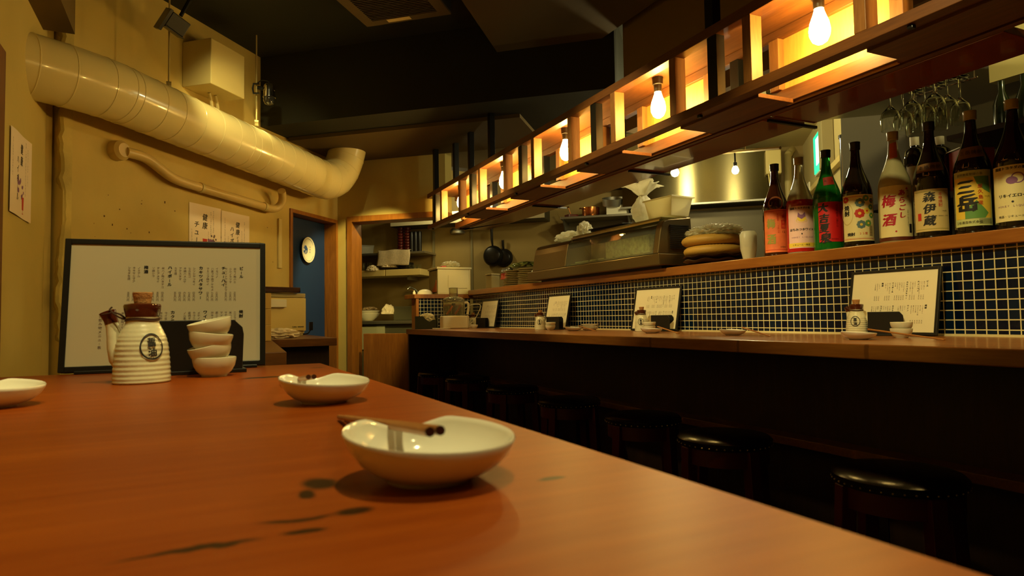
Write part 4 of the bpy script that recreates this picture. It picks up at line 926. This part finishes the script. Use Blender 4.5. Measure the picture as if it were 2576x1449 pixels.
for k in range(2):
    t = thing('dark_round_tray', ('lower' if k == 0 else 'upper')+' dark wavy round tray under the tan woven rings', 'tray', (2.235, 2.335, LZ+.001+k*.018)); b = MB()
    b.lathe([(0, 0), (.10, 0), (.146, .018), (.149, .022), (.144, .022), (.10, .008), (0, .006)], 60, fn=lambda x, y, z, a, r: (x, y, z+(.004*math.sin(a*9+k) if r > .12 else 0))); b.build('tray_body', mat('dark_lacquer', (.035, .016, .010), .3, coat=.4), t, smooth=True)
ring_tray('lower tan woven round basket ring stacked behind the bottles', LZ+.066, .102, .040, wick)
ring_tray('upper tan woven round basket ring, under the crumpled plastic', LZ+.116, .102, .042, wick, y=2.345, zz=.6)
wrap_thing('crumpled_wrap', 'crumpled clear plastic wrap on top of the tan woven rings', 'plastic wrap', (2.235, 2.335, LZ+.157), (.095, .125, .034), 13, .6, 2.8, sub=5)
t = thing('cup_bundle', 'stack of white paper cups in clear wrap left of the orange label bottle', 'cups', (2.17, 2.06, LZ))
b = MB()
for k in range(6): b.lathe([(.022+.0, .004+k*.012), (.031, .052+k*.010), (.032, .054+k*.010), (.029, .054+k*.010)], 20, c=(0, 0, 0)) if k in (0, 5) else b.lathe([(.030, .050+k*.010), (.032, .054+k*.010)], 20)
b.build('paper_cup', white_pl, t, smooth=True)
b = MB(); b.lathe([(.024, 0), (.034, .05), (.036, .11), (.028, .125), (.0, .128)], 20, fn=lambda x, y, z, a, r: (x*(1+.06*math.sin(a*7+z*90)), y*(1+.06*math.sin(a*7+z*90)), z)); b.build('wrapper', bag, t, smooth=True)
# stacks of wrapped plates on the far ledge
t0 = None
wp = mat('wrapped_plate', (.40, .32, .13), .4, coat=.4, bump=.4, bscale=40)
for j, (y, n, r_, hh) in enumerate([(4.40, 9, .085, .0135), (4.18, 9, .085, .0135)]):
    for k in range(n):
        lb = 'brown packaged plate, %s from below in the %s stack on the far ledge' % (ORD[k], 'left' if j == 0 else 'right')
        t = thing('packaged_plate', lb, 'plate', (2.21+.004*math.sin(k*3), y+.004*math.cos(k*5), LZ+k*hh), group='packaged plates on the %s side of the far ledge' % ('left' if j == 0 else 'right'))
        b = MB(); b.lathe([(0, 0), (r_*.7, 0), (r_, .007), (r_*1.01, .010), (r_*.8, .0095), (0, .0095)], 36); b.build('plate_body', wp, t, smooth=True)
wrap_thing('green_wrapped_pack', 'crumpled clear wrap with green leaves on the far plate stacks', 'food package', (2.21, 4.27, LZ+.145), (.08, .17, .030), 21, .45, 2.4, mat('green_wrap', (.16, .18, .045), .12, coat=.8, var=.6, vscale=50, bump=.6, bscale=60))
wrap_thing('clear_wrap_pack', 'clear crumpled plastic packs between the plate stacks and the display case', 'plastic pack', (2.20, 3.99, LZ+.060), (.06, .065, .085), 24, .35, 2.6, mat('clear_wrap', (.62, .58, .34), .15, trans=.5, bump=.8, bscale=60))
t = thing('small_plate_stack', 'small stack of shallow dishes in wrap under the red packet', 'plate stack', (2.18, 4.47, LZ))
for k in range(5): b = MB(); b.lathe([(0, k*.011), (.03, k*.011), (.045, k*.011+.010), (.043, k*.011+.0105), (0, k*.011+.006)], 24); b.build('dish', wp, t, smooth=True)
t = thing('red_packet', 'red packet with pale lettering in a clear bag on the far ledge', 'packet', (2.165, 4.52, LZ+.062), rot=(0, R(8), 0))
b = MB(); b.box(-.004, .004, -.055, .055, 0, .05); pk = b.build('packet', mat('packet_red', (.60, .03, .02), .3, coat=.5), t, bevel=.002)
d = Dec(); d.ch('千', -.03, .025, .024, 0); d.ch('味', .028, .034, .016, 0); d.ch('旨', .03, .014, .014, 0); b = MB(); d.to(b, lambda u, v, h: (-.0045-h, -u, v)); b.build('lettering', poster_m, pk)
wrap_thing('clear_bag', 'shiny clear bag top above the red packet', 'plastic bag', (2.18, 4.50, LZ+.125), (.03, .07, .022), 31, .5, 3, plastic_clear)
t = thing('clear_jar', 'wrapped grey-clear square jar on the far ledge beside the white box', 'jar', (2.16, 4.72, LZ), R(8))
b = MB(); b.box(-.04, .04, -.045, .045, .0, .105); b.build('jar_body', mat('jar_clear', (.55, .48, .26), .2, trans=.4), t, bevel=.008); b = MB(); b.box(-.042, .042, -.047, .047, .106, .118); b.build('lid', mat('jar_lid', (.6, .52, .3), .2, trans=.2), t, bevel=.004)
# white storage bin with bag
t = thing('storage_bin', 'large cream plastic bin with an open front on the far ledge', 'bin', (2.03, 5.225, 1.281), R(-3))
b = MB(); b.box(-.19, .10, -.13, .13, .0, .012); b.box(-.19, .10, .12, .13, .012, .21); b.box(.09, .10, -.13, .12, .012, .21); b.box(-.19, -.05, -.13, -.12, .012, .21); b.box(-.05, .09, -.13, -.12, .012, .21); b.build('bin_body', mat('bin_cream', (.76, .70, .42), .4), t, bevel=.003)
b = MB(); b.box(-.20, .11, -.14, .14, .21, .228); b.build('lid', mat('bin_cream'), t, bevel=.005)
b = MB(); b.box(-.192, -.19, -.12, .12, .02, .20); b.build('front_window', mat('bin_inner', (.36, .33, .16), .5), t)
b = MB(); b.prism([(.10, .02), (-.02, .02), (.0, .045), (.06, .075), (.10, .12)], 0, .006, fn=lambda x, y, z: (-.197+z, -x, y)); b.build('orange_flap', mat('flap_orange', (.45, .12, .02), .5), t)
b = MB(); b.box(-.10, .07, -.134, -.130, .05, .16); b.build('side_panel', mat('bin_cream'), t, bevel=.002)
wrap_thing('clear_bag', 'clear bag with red print lying on the cream bin lid', 'plastic bag', (1.99, 5.22, 1.281+.252), (.07, .10, .034), 41, .45, 2.6, bag)
t = thing('red_label_strip', 'small red wrapper beside the clear bag on the bin', 'wrapper', (1.90, 5.16, 1.281+.2285)); b = MB(); b.box(-.02, .02, -.03, .03, 0, .012); b.build('wrapper_body', mat('packet_red'), t, bevel=.003)

# ------------------------------------------------------------ far end of the bar: food processor, dark box
t = thing('food_processor', 'white food processor with clear bowl on the far end of the bar', 'food processor', (1.80, 4.66, 1.0), R(-20))
b = MB(); b.prism([(-.105, -.06), (-.08, -.09), (.10, -.09), (.115, -.07), (.115, .09), (-.105, .09)], 0, .098); b.build('motor_base', white_pl, t, bevel=.008)
b = MB(); b.lathe([(.078, .104), (.080, .10), (.084, .20), (.086, .205), (.082, .204), (.078, .108), (0, .106)], 40); b.build('bowl', mat('processor_clear', (.75, .72, .50), .05, trans=.9), t, smooth=True)
b = MB(); b.lathe([(.088, .206), (.086, .222), (.06, .238), (.034, .244), (.034, .31), (.036, .312), (.030, .312), (.029, .24), (.0, .236)], 40, c=(.0, 0, 0)); b.build('lid', mat('processor_clear'), t, smooth=True)
b = MB(); b.tube(smoothp([Vector((.082, 0, .195)), Vector((.108, 0, .195)), Vector((.114, 0, .16)), Vector((.106, 0, .108))]), .010, 10); b.build('handle', white_pl, t, smooth=True)
b = MB(); b.tube([(0, 0, .106), (0, 0, .20)], .014, 14); b.build('spindle', black, t)
for s_ in (-1, 1):
    b = MB(); n = 10; vs = []; fs = []
    for i in range(n+1): a = R(200+120*i/n); vs += [(s_*(.02+.03*abs(math.cos(a*.5))), .03*math.cos(a), .14+.035*math.sin(a)+.0), (s_*(.03+.035*abs(math.cos(a*.5))), .02*math.cos(a), .15+.02*math.sin(a))]
    b = MB(); b.tube(smoothp([Vector((s_*.03-.02, -.03, .112)), Vector((s_*.03, -.045, .14)), Vector((s_*.03+.02, -.03, .175))]), .008, 8); b.build('blade_guard', mat('blade_orange', (.65, .12, .01), .4), t, smooth=True)
b = MB(); b.tube(smoothp([Vector((.115, .02, .02)), Vector((.17, .03, .08)), Vector((.21, .02, .17)), Vector((.17, .05, .185)), Vector((.12, .06, .175)), Vector((.09, .085, .15))]), .003, 6); b.tube(smoothp([Vector((-.03, -.095, .004)), Vector((-.09, -.13, .004)), Vector((-.16, -.10, .004))]), .004, 6); b.build('cord', white_pl, t, smooth=True)
t = thing('dark_crate', 'dark green-black box with a notched front on the far corner of the bar', 'box', (1.625, 4.785, 1.0), R(-24))
dk = mat('crate_dark', (.03, .035, .02), .5)
b = MB(); b.prism([(-.08, 0), (.08, 0), (.08, .07), (.055, .07), (.03, .055), (0, .075), (-.02, .098), (-.08, .098)], -.085, -.08, fn=lambda x, y, z: (x, z, y)); b.box(-.08, .08, -.08, .08, 0, .004); b.box(-.08, .08, .076, .08, .004, .095); b.box(-.08, -.076, -.08, .076, .004, .095); b.box(.076, .08, -.08, .076, .004, .095); b.build('crate_body', dk, t)
wrap_thing('paper_bundle', 'bundle of white paper wrapped in clear film in the dark box', 'paper bundle', (1.63, 4.785, 1.075), (.062, .055, .048), 51, .2, 1.6, mat('bundle_white', (.70, .62, .36), .4, coat=.5))
t = thing('serving_dish', 'pale rounded dish lid standing behind on the low tiled partition', 'dish lid', (1.76, 5.22, 1.281)); b = MB(); b.lathe([(.065, 0), (.062, .018), (.045, .036), (.02, .045), (0, .046)], 30); b.build('lid_body', white_pl, t, smooth=True)
t = thing('small_bottle', 'tiny white topped bottle beside the pale lid on the low partition', 'bottle', (1.66, 5.20, 1.281)); b = MB(); b.lathe([(.012, 0), (.012, .018), (.006, .024), (.006, .034), (0, .036)], 16); b.build('bottle_body', white_pl, t, smooth=True)

# ------------------------------------------------------------ kitchen behind the opening (shelves along the kitchen wall)
KO = -1.3
def kbox(mb, s0, s1, o0, o1, z0, z1, mi=0): return wbox(mb, s0, s1, KO+o0, KO+o1, z0, z1, mi, P=PB)
def KP(s_, o, z): return PB(s_, KO+o, z)
shelf_m = mat('shelf_cream', (.78, .62, .24), .45)
t = thing('kitchen_shelf', 'long cream-edged lower kitchen shelf seen through the opening', 'shelf')
b = MB(); kbox(b, -1.3, -.085, .001, .30, 1.50, 1.56); kbox(b, -.075, .29, .001, .30, 1.50, 1.56); b.build('shelf_board', shelf_m, t, bevel=.003)
b = MB(); kbox(b, .13, .15, .05, .25, 1.46, 1.51); b.build('bracket', steel_dull, t)
t = thing('kitchen_shelf', 'thin upper steel kitchen shelf with a towel hung over it', 'shelf')
b = MB(); kbox(b, -1.3, .33, .001, .28, 1.71, 1.73); b.build('shelf_board', steel_dull, t, bevel=.002)
# towels
def cloth_sheet(name, label, fn, nu, nv, m_=None):
    b = MB(); vs = [fn(i/nu, j/nv) for j in range(nv+1) for i in range(nu+1)]
    fs = [(j*(nu+1)+i, j*(nu+1)+i+1, (j+1)*(nu+1)+i+1, (j+1)*(nu+1)+i) for j in range(nv) for i in range(nu)]
    b.add(vs, fs); return tag(b.build(name, m_ or cloth, smooth=True, solid=.004), label, 'towel')
cloth_sheet('hanging_towel', 'pink-edged folded towel hanging over the upper kitchen shelf', lambda u, v: KP(-.17+.34*u+.008*math.sin(v*4), .288+.002*math.sin(u*17)+(.0 if v > .1 else -.05*(1-v*10)), 1.752-.150*max(0, v-.1)/.9-.004*math.sin(u*9)), 24, 16, mat('towel_beige', (.66, .54, .34), .9, bump=.6, bscale=120, var=.15, vscale=60))
tag(crumple(tuple(KP(-.22, .29, 1.555)), (.055, .05, .05), 61, .45, 2, 4).build('dish_cloth', cloth, smooth=True), 'crumpled white cloth hanging on the lower kitchen shelf edge', 'cloth')
tag(crumple(tuple(KP(-.07, .24, 1.588)), (.07, .06, .03), 63, .5, 2, 4).build('dish_cloth', cloth, smooth=True), 'white cloth heap on the lower kitchen shelf, right of the hanging one', 'cloth')
red_l = mat('red_lacquer', (.10, .010, .006), .3, coat=.5)
for j in range(2):
    for k in range(9):
        t = thing('lacquer_bowl', 'dark red bowl, %s from below in the %s column on the upper kitchen shelf' % (ORD[k], 'left' if j == 0 else 'right'), 'bowl', KP(.005+.075*j, .13, 1.730+k*.0285), group='dark red bowls stacked on the upper kitchen shelf')
        b = MB(); b.lathe([(0, .001), (.022, .001), (.030, .007), (.036, .024), (.037, .027), (.034, .027), (.028, .009), (0, .005)], 24); b.build('bowl_body', red_l, t, smooth=True)
for j in range(3):
    t = thing('black_canister', ['left', 'middle', 'right'][j]+' black canister on the right end of the upper kitchen shelf', 'canister', KP(.13+.043*j, .14, 1.730)); b = MB(); b.lathe([(0, 0), (.020, 0), (.020, .20), (.017, .21), (0, .21)], 20); b.build('canister_body', black, t, smooth=True)
t = thing('clear_food_box', 'low clear box on the left of the upper kitchen shelf', 'container', KP(-.40, .18, 1.731)); b = MB(); tapered_box(b, .10, .06, .11, .07, 0, .09, .003); b.build('box_body', plastic_clear, t)
t = thing('black_pot', 'black pot between the kitchen shelves behind the towel', 'pot', KP(.06, .12, 1.561)); b = MB(); b.lathe([(0, 0), (.07, 0), (.075, .01), (.075, .075), (.07, .075), (.066, .01), (0, .008)], 30); b.build('pot_body', black_metal, t, smooth=True)
for k, s_ in enumerate((-.545, -.49, -.43, .06, .10, .14)):
    t = thing('drinking_glass', ['left', 'middle', 'right'][k % 3]+(' glass of three on the left part of the lower kitchen shelf' if k < 3 else ' glass of three at the right end of the lower kitchen shelf'), 'glass', KP(s_+(.14 if k < 3 else .10), .22, 1.561), group='glasses on the left of the lower shelf' if k < 3 else 'glasses on the right of the lower shelf')
    b = MB(); h_ = .085 if k < 3 else .045; b.lathe([(.022, 0), (.025, h_), (.023, h_), (.020, .004), (0, .004)], 20); b.build('glass_body', glass, t, smooth=True)
# range hood (left part) and hood skirt
t = thing('range_hood', 'long stainless hood strip above the kitchen seen under the header', 'range hood')
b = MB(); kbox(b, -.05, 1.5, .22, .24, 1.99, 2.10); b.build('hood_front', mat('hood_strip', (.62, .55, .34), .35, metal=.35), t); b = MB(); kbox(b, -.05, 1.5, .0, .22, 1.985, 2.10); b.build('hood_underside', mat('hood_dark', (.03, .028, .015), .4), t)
# sink
t = thing('sink_counter', 'stainless sink counter behind the low swing panel', 'sink')
b = MB(); kbox(b, -1.3, .50, .0, .60, 1.035, 1.065); b.build('worktop', steel_dull, t, bevel=.004)
b = MB(); kbox(b, -1.25, .48, .02, .56, .35, 1.035); b.build('cabinet', mat('cabinet_grey', (.18, .17, .10), .4, metal=.5), t)
b = MB(); kbox(b, -.45, .05, .565, .572, .80, 1.02); b.build('front_panel', mat('pale_panel', (.42, .42, .26), .3), t, bevel=.002)
b = MB(); kbox(b, .04, .42, .10, .38, 1.066, 1.20); b.build('sink_splash', mat('splash_grey', (.20, .19, .11), .35, metal=.6), t, bevel=.01)
t = thing('tap', 'curved chrome tap rising behind the sink', 'tap', KP(.17, .06, 1.066))
b = MB(); b.tube(smoothp([Vector((0, 0, .0)), Vector((0, 0, .20)), Vector((-.01, .0, .26)), Vector((-.05, .0, .31)), Vector((-.10, -.01, .325)), Vector((-.125, -.01, .305))]), .011, 12); b.build('spout', chrome, t, smooth=True)
b = MB(); b.box(-.07, .09, -.03, .03, .175, .195); b.lathe([(.02, .195), (.022, .235), (.012, .24), (0, .24)], 16, c=(.07, 0, 0)); b.build('tap_handle', chrome, t, smooth=True)
t = thing('mixing_bowl', 'pair of nested white bowls with scraps on the sink counter', 'bowl', KP(-.27, .30, 1.066))
for k in range(2): b = MB(); b.lathe([(0, .001+k*.03), (.05, .001+k*.03), (.09, .035+k*.03), (.115, .07+k*.028), (.112, .072+k*.028), (.05, .02+k*.03), (0, .015+k*.03)], 36); b.build('bowl_body', white_pl, t, smooth=True)
tag(crumple(tuple(KP(-.25, .30, 1.175)), (.07, .06, .025), 71, .5, 2.5, 4).build('food_wrap', mat('wrap_orange', (.60, .42, .20), .4, var=.5, vscale=25), smooth=True), 'crumpled wrapping lying in the white bowls by the sink', 'wrapper')
tag(crumple(tuple(KP(.0, .40, 1.13)), (.06, .03, .085), 73, .4, 2, 4).build('hanging_cloth', cloth, smooth=True), 'white cloth draped at the left edge of the sink', 'cloth')
# frying pan on the wall
def pan(label, s_, z, r_, hl, o=.03, m_=black_metal):
    t = thing('frying_pan', label, 'frying pan', KP(s_, o, z)); q = Matrix((dB, Vector((0, 0, 1)), nB)).transposed()
    b = MB(); b.lathe([(0, .045), (r_*.72, .045), (r_*.80, .040), (r_, .0), (r_*.97, .0), (r_*.76, .034), (0, .036)], 40); b.xf(lambda v: q @ v); b.build('pan_body', m_, t, smooth=True)
    b = MB(); b.tube([q @ Vector((r_*.0, r_*.98, .01)), q @ Vector((0, r_+hl*.3, .028)), q @ Vector((0, r_+hl, .034))], .011, 10, rs=[.009, .012, .013]); b.build('handle', black, t, smooth=True)
pan('black frying pan hanging bottom outwards on the kitchen wall', .945, 1.675, .10, .16, .06)
pan('dark pan behind the front frying pan on the kitchen wall', 1.04, 1.655, .09, .08, .01)
t = thing('wall_box', 'small dark appliance on the kitchen wall under the lattice end', 'appliance', KP(.58, .05, 1.93))
b = MB(); b.lathe([(0, 0), (.055, 0), (.06, .02), (.045, .05), (0, .055)], 24); b.xf(lambda v: Vector((v.x*1.3, v.y*.8, v.z-.02))); b.build('appliance_body', steel_dull, t, smooth=True)
b = MB(); kbox(b, .30, .32, .001, .02, 1.1, 1.95); kbox(b, .70, .72, .001, .012, 1.35, 1.95); tag(b.build('wall_pipe', mat('pipe_grey', (.22, .18, .08), .5)), 'thin vertical pipes on the kitchen wall right of the shelves', 'pipe')
# stainless back sheet, hood over the stove
t = thing('stove_hood', 'wide stainless hood with bright reflections above the stove', 'range hood')
b = MB(); wbox(b, 2.22, 3.44, -1.02, -1.0, 2.03, 2.46, P=PB); b.build('hood_front', brushed(mat('steel_hood', (.22, .19, .09), .22, metal=1), .25, .93), t, bevel=.003)
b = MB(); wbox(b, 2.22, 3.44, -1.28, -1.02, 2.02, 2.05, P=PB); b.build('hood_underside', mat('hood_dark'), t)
b = MB(); wbox(b, 2.20, 3.46, -1.05, -.99, 2.015, 2.03, P=PB); b.build('hood_rim', steel_dull, t)
b = MB(); wbox(b, 1.70, 2.22, -1.28, -1.10, 2.24, 2.48, P=PB); b.build('duct_box', mat('hood_side', (.12, .10, .05), .4, metal=.4), t, bevel=.003)
b = MB(); wbox(b, 2.3, 3.6, -1.29, -1.27, 1.0, 2.0, P=PB); tag(b.build('back_sheet', mat('sheet_dark', (.12, .10, .055), .35, metal=.5)), 'dark steel splashback sheet behind the stove', 'splashback')
t = thing('wall_rack_shelf', 'steel wall shelf with side brackets holding pots above the display case', 'shelf')
b = MB(); wbox(b, 1.66, 2.30, -1.29, -1.0, 1.955, 1.975, P=PB); b.build('shelf_board', steel_dull, t, bevel=.002)
for s_ in (1.68, 2.26):
    b = MB(); b.add([PB(s_, -1.0, 1.955), PB(s_, -1.29, 1.955), PB(s_, -1.29, 1.72), PB(s_, -1.22, 1.72), PB(s_+.008, -1.0, 1.955), PB(s_+.008, -1.29, 1.955), PB(s_+.008, -1.29, 1.72), PB(s_+.008, -1.22, 1.72)], [(0, 1, 2, 3), (7, 6, 5, 4), (0, 4, 5, 1), (1, 5, 6, 2), (2, 6, 7, 3), (3, 7, 4, 0)]); b.build('bracket', steel_dull, t)
b = MB(); wbox(b, 1.688, 2.26, -1.285, -1.27, 1.72, 1.955, P=PB); b.build('rear_panel', mat('hood_side'), t)
copper = mat('copper', (.50, .17, .05), .25, metal=1)
t = thing('copper_pot', 'copper pot on the steel wall shelf', 'pot', PB(1.92, -1.12, 1.976)); b = MB(); b.lathe([(0, 0), (.072, 0), (.078, .01), (.08, .085), (.076, .085), (.072, .01), (0, .006)], 32); b.build('pot_body', copper, t, smooth=True)
b = MB(); b.tube([(-.078, 0, .07), (-.11, 0, .075), (-.12, 0, .07)], .006, 8); b.build('handle', copper, t)
t = thing('spoon_tin', 'small dark tin of utensils at the left end of the steel wall shelf', 'tin', PB(1.745, -1.10, 1.976)); b = MB(); b.box(-.05, .05, -.04, .04, 0, .03); b.build('tin_body', red_l, t, bevel=.003); b = MB(); b.tube([(0, 0, .02), (-.03, 0, .09)], .004, 6); b.lathe([(0, -.008), (.013, 0), (0, .008)], 12, c=(-.033, 0, .098)); b.build('spoon', copper, t)
t = thing('white_box', 'white box on the right of the steel wall shelf under a metal bowl', 'box', PB(2.165, -1.10, 1.976), A); b = MB(); b.box(-.055, .055, -.09, .09, 0, .085); b.build('box_body', white_pl, t, bevel=.003)
b.v = []
t = thing('metal_bowl', 'dark round pan leaning on top of the white box', 'pan', PB(2.13, -1.12, 2.062), rot=(R(15), R(-10), 0)); b = MB(); b.lathe([(0, 0), (.085, 0), (.10, .01), (.105, .075), (.10, .075), (.095, .012), (0, .006)], 36); b.build('pan_body', steel_dull, t, smooth=True)
# kitchen hanging bulbs
kb = None
for i, (s_, o, z, l, big) in enumerate([((2.42, 2.815), 0, 1.873, 'brightest round kitchen bulb above the plastic tub', 1), ((2.42, 3.074), 0, 1.867, 'left kitchen bulb just above the tied plastic bag', .8), ((2.42, 2.368), 0, 1.79, 'small spot bulb hanging in front of the stainless hood', .75)]):
    t = thing('kitchen_bulb', l, 'light bulb', (s_[0], s_[1], z), group='kitchen bulbs')
    b = MB(); r_ = .023*big; b.lathe([(0, -r_), (r_*.7, -r_*.7), (r_, 0), (r_*.85, r_*.6), (r_*.5, r_*1.3), (0, r_*1.3)], 20); b.build('glowing_glass', bulbk_m, t, smooth=True)
    b = MB(); b.lathe([(0, r_*1.3), (r_*.5, r_*1.3), (r_*.55, r_*2.4), (.004, r_*2.6), (.004, 1.838+(s_[1]-2.09)*.1741-z-.004), (0, 1.838+(s_[1]-2.09)*.1741-z-.004)], 14); b.build('socket', black, t, smooth=True)
b = MB(); b.tube([(2.42, 2.09, 1.838), (2.42, 3.25, 2.040)], .008, 10)
for y in (2.30, 3.14): b.tube([(2.42, y, 1.838+(y-2.09)*.1741), (2.42, y, HC)], .003, 6)
tag(b.build('lamp_rail', box_paint, bevel=.002), 'pale lamp rail carrying the kitchen bulbs', 'lamp rail')
# kitchen right wall: exit sign, phone, rail, pipes
t = thing('exit_sign', 'green lit emergency exit sign on the kitchen right wall', 'exit sign')
b = MB(); wbox(b, .16, .48, 3.69, 3.738, 2.08, 2.38); b.build('sign_case', white_pl, t, bevel=.003)
b = MB(); wbox(b, .175, .465, 3.684, 3.689, 2.095, 2.365); lit = b.build('lit_panel', green_led, t)
b = MB(); wbox(b, .20, .36, 3.680, 3.684, 2.14, 2.33); b.build('lit_pictogram', white_led, lit)
t = thing('phone', 'grey box on the kitchen right wall beside the exit sign', 'wall box'); b = MB(); wbox(b, .02, .13, 3.66, 3.738, 2.06, 2.42); b.build('box_body', mat('phone_grey', (.34, .29, .14), .5), t, bevel=.006)
b = MB(); b.tube(smoothp([PW(.2, 3.70, 2.42), PW(.15, 3.70, 2.5), PW(.05, 3.70, 2.58)]), .008, 6); b.build('cable', white_pl, t)
t = thing('cable_rail', 'pale slanting cable trunking along the kitchen right wall', 'trunking'); b = MB(); wbox(b, -.45, 1.0, 3.70, 3.738, 2.02, 2.06); b.build('trunking', shelf_m, t, bevel=.002); b = MB(); wbox(b, .75, 1.0, 3.69, 3.70, 2.03, 2.10); b.build('switch_plate', white_pl, t, bevel=.002)
t = thing('upright_post', 'dark chrome upright tube at the right of the kitchen wall', 'tube'); b = MB(); b.tube([PW(-.43, 3.70, 1.2), PW(-.43, 3.70, 2.13)], .022, 14); b.build('tube_body', chrome, t, smooth=True); b = MB(); b.tube([PW(-.43, 3.70, 2.13), PW(-.43, 3.70, 2.15)], .026, 14); b.build('cap', black, t)
t = thing('curved_pipe', 'cream pipe bending down in the kitchen corner', 'pipe'); b = MB(); b.tube(smoothp([PW(1.32, 3.66, 2.50), PW(1.22, 3.62, 2.44), PW(1.18, 3.60, 2.34), PW(1.17, 3.60, 1.6)]), .030, 14); b.build('pipe_body', box_paint, t, smooth=True)
t = thing('intercom', 'cream handset box with cord beside the curved pipe', 'intercom'); b = MB(); wbox(b, 3.40, 3.52, -1.0, -.93, 2.22, 2.42, P=PB); b.build('intercom_body', shelf_m, t, bevel=.01); b = MB(); b.tube(smoothp([PB(3.42, -.95, 2.22), PB(3.44, -.93, 2.08), PB(3.52, -.95, 2.05)]), .006, 6); b.build('cord', shelf_m, t)
# stainless canopy under the ceiling, right part
t = thing('steel_canopy', 'flat stainless canopy under the lacquered board, above the bottles', 'canopy')
b = MB(); b.prism([(2.80, 2.44), (3.22, 2.06), (3.0, 1.6), (2.35, 1.6), (2.35, 2.1)], 2.09, 2.12); b.build('canopy_sheet', mat('steel_canopy', (.55, .52, .34), .25, metal=1), t)
# glass rack with hanging wine glasses
t = thing('glass_rack', 'wire rack for hanging wine glasses above the bottles', 'rack')
b = MB()
for k in range(6): b.tube([(2.22, 1.47-(k//2)*.078+(.011 if k % 2 else -.011), 1.8945), (2.47, 1.47-(k//2)*.078+(.011 if k % 2 else -.011), 1.8945)], .002, 6)
b.tube([(2.22, 1.51, 1.8985), (2.22, 1.28, 1.8985)], .0025, 6); b.tube([(2.47, 1.51, 1.8985), (2.47, 1.28, 1.8985)], .0025, 6)
for q in ((2.22, 1.50), (2.47, 1.50), (2.22, 1.29), (2.47, 1.29)): b.tube([(*q, 1.8985), (*q, HC)], .0025, 6)
b.build('wire', chrome, t)
def make_wine(label, loc):
    t = thing('wine_glass', label, 'wine glass', loc, group='wine glasses hanging in the rack')
    b = MB(); b.lathe([(.030, 0), (.030, -.0015), (.006, -.004), (.0035, -.010), (.0035, -.070), (.010, -.080), (.028, -.100), (.034, -.125), (.031, -.165), (.030, -.165), (.0325, -.125), (.027, -.101), (.008, -.083), (0, -.082)], 28); b.build('glass_body', glass, t, smooth=True, auto=60); return t
wg = None
for i in range(3):
    for j in range(3):
        loc = (2.27+i*.075, 1.47-j*.078, 1.900)
        lb = '%s wine glass from the left in the %s row of the hanging rack' % (['first', 'second', 'third'][j], ['front', 'middle', 'rear'][i])
        if wg is None: wg = make_wine(lb, loc)
        else: dup(wg, loc, label=lb)
# right back counter: dark shelving with bottles
t = thing('back_shelving', 'dark shelving behind the big bottles', 'shelving')
b = MB(); b.box(2.66, 2.98, .35, 1.86, 1.52, 1.545); b.box(2.66, 2.98, .35, 1.50, 1.745, 1.765); b.build('shelf_board', wood_dark, t)
b = MB(); b.box(2.98, 3.0, .35, 1.86, 1.0, 2.4); b.build('back_panel', dark_wall, t)
for i, (x, y, h, l) in enumerate([(2.74, 1.675, .27, 'black bottle with white cap behind the frosted bottle'), (2.76, 1.585, .25, 'second black white-capped bottle behind the tan label bottle')]):
    t = thing('capped_bottle', l, 'bottle', (x, y, 1.545)); b = MB(); b.lathe([(0, 0), (.042, 0), (.043, .005), (.043, h*.66), (.036, h*.78), (.016, h*.84), (.014, h*.90), (0, h*.90)], 28); b.build('bottle_body', g_dark, t, smooth=True)
    b = MB(); b.lathe([(.0175, h*.86), (.0175, h), (0, h)], 20); b.build('cap', white_pl, t, smooth=True)
    b = MB(); vs = []; fs = []
    for k in range(11): a = R(205-5*k+10); vs += [(.0438*math.cos(a), .0438*math.sin(a), .06), (.0438*math.cos(a), .0438*math.sin(a), .14)]
    for k in range(10): fs.append((2*k, 2*k+2, 2*k+3, 2*k+1))
    b.add(vs, fs); b.build('label', mat('white_label', (.5, .45, .28), .5), t)
t = thing('open_carton', 'open red-brown carton with a white flap behind the dark bottles', 'carton', (2.78, 1.48, 1.545), R(-30)); b = MB(); b.box(-.06, .06, -.05, .05, 0, .17); b.build('carton_body', mat('carton_red', (.40, .07, .03), .5), t, bevel=.001); b = MB(); b.prism([(-.07, .17), (.05, .215), (.05, .218), (-.07, .174)], -.05, .05, fn=lambda x, y, z: (x, z, y)); b.build('flap', white_pl, t)
for k in range(3):
    t = thing('dim_bottle', ['left', 'middle', 'right'][k]+' faint green bottle on the upper dark shelf at the right', 'bottle', (2.78, 1.36-k*.075, 1.765)); b = MB(); b.lathe([(0, 0), (.030, 0), (.030, .10), (.012, .15), (.012, .19), (0, .19)], 20); b.build('bottle_body', mat('dim_green_glass', (.012, .020, .007), .2, coat=.2), t, smooth=True)

# ------------------------------------------------------------ put every Empty at the base of its thing
bpy.context.view_layer.update()
for o in list(C.objects):
    if o.type == 'EMPTY' and o.parent is None and o.location.length < 1e-6:
        ps = [ch.matrix_world @ Vector(c) for ch in o.children_recursive if ch.type == 'MESH' for c in ch.bound_box]
        if not ps: continue
        q = Vector(((min(p.x for p in ps)+max(p.x for p in ps))/2, (min(p.y for p in ps)+max(p.y for p in ps))/2, min(p.z for p in ps)))
        o.location = q
        for ch in o.children: ch.location = ch.location-q
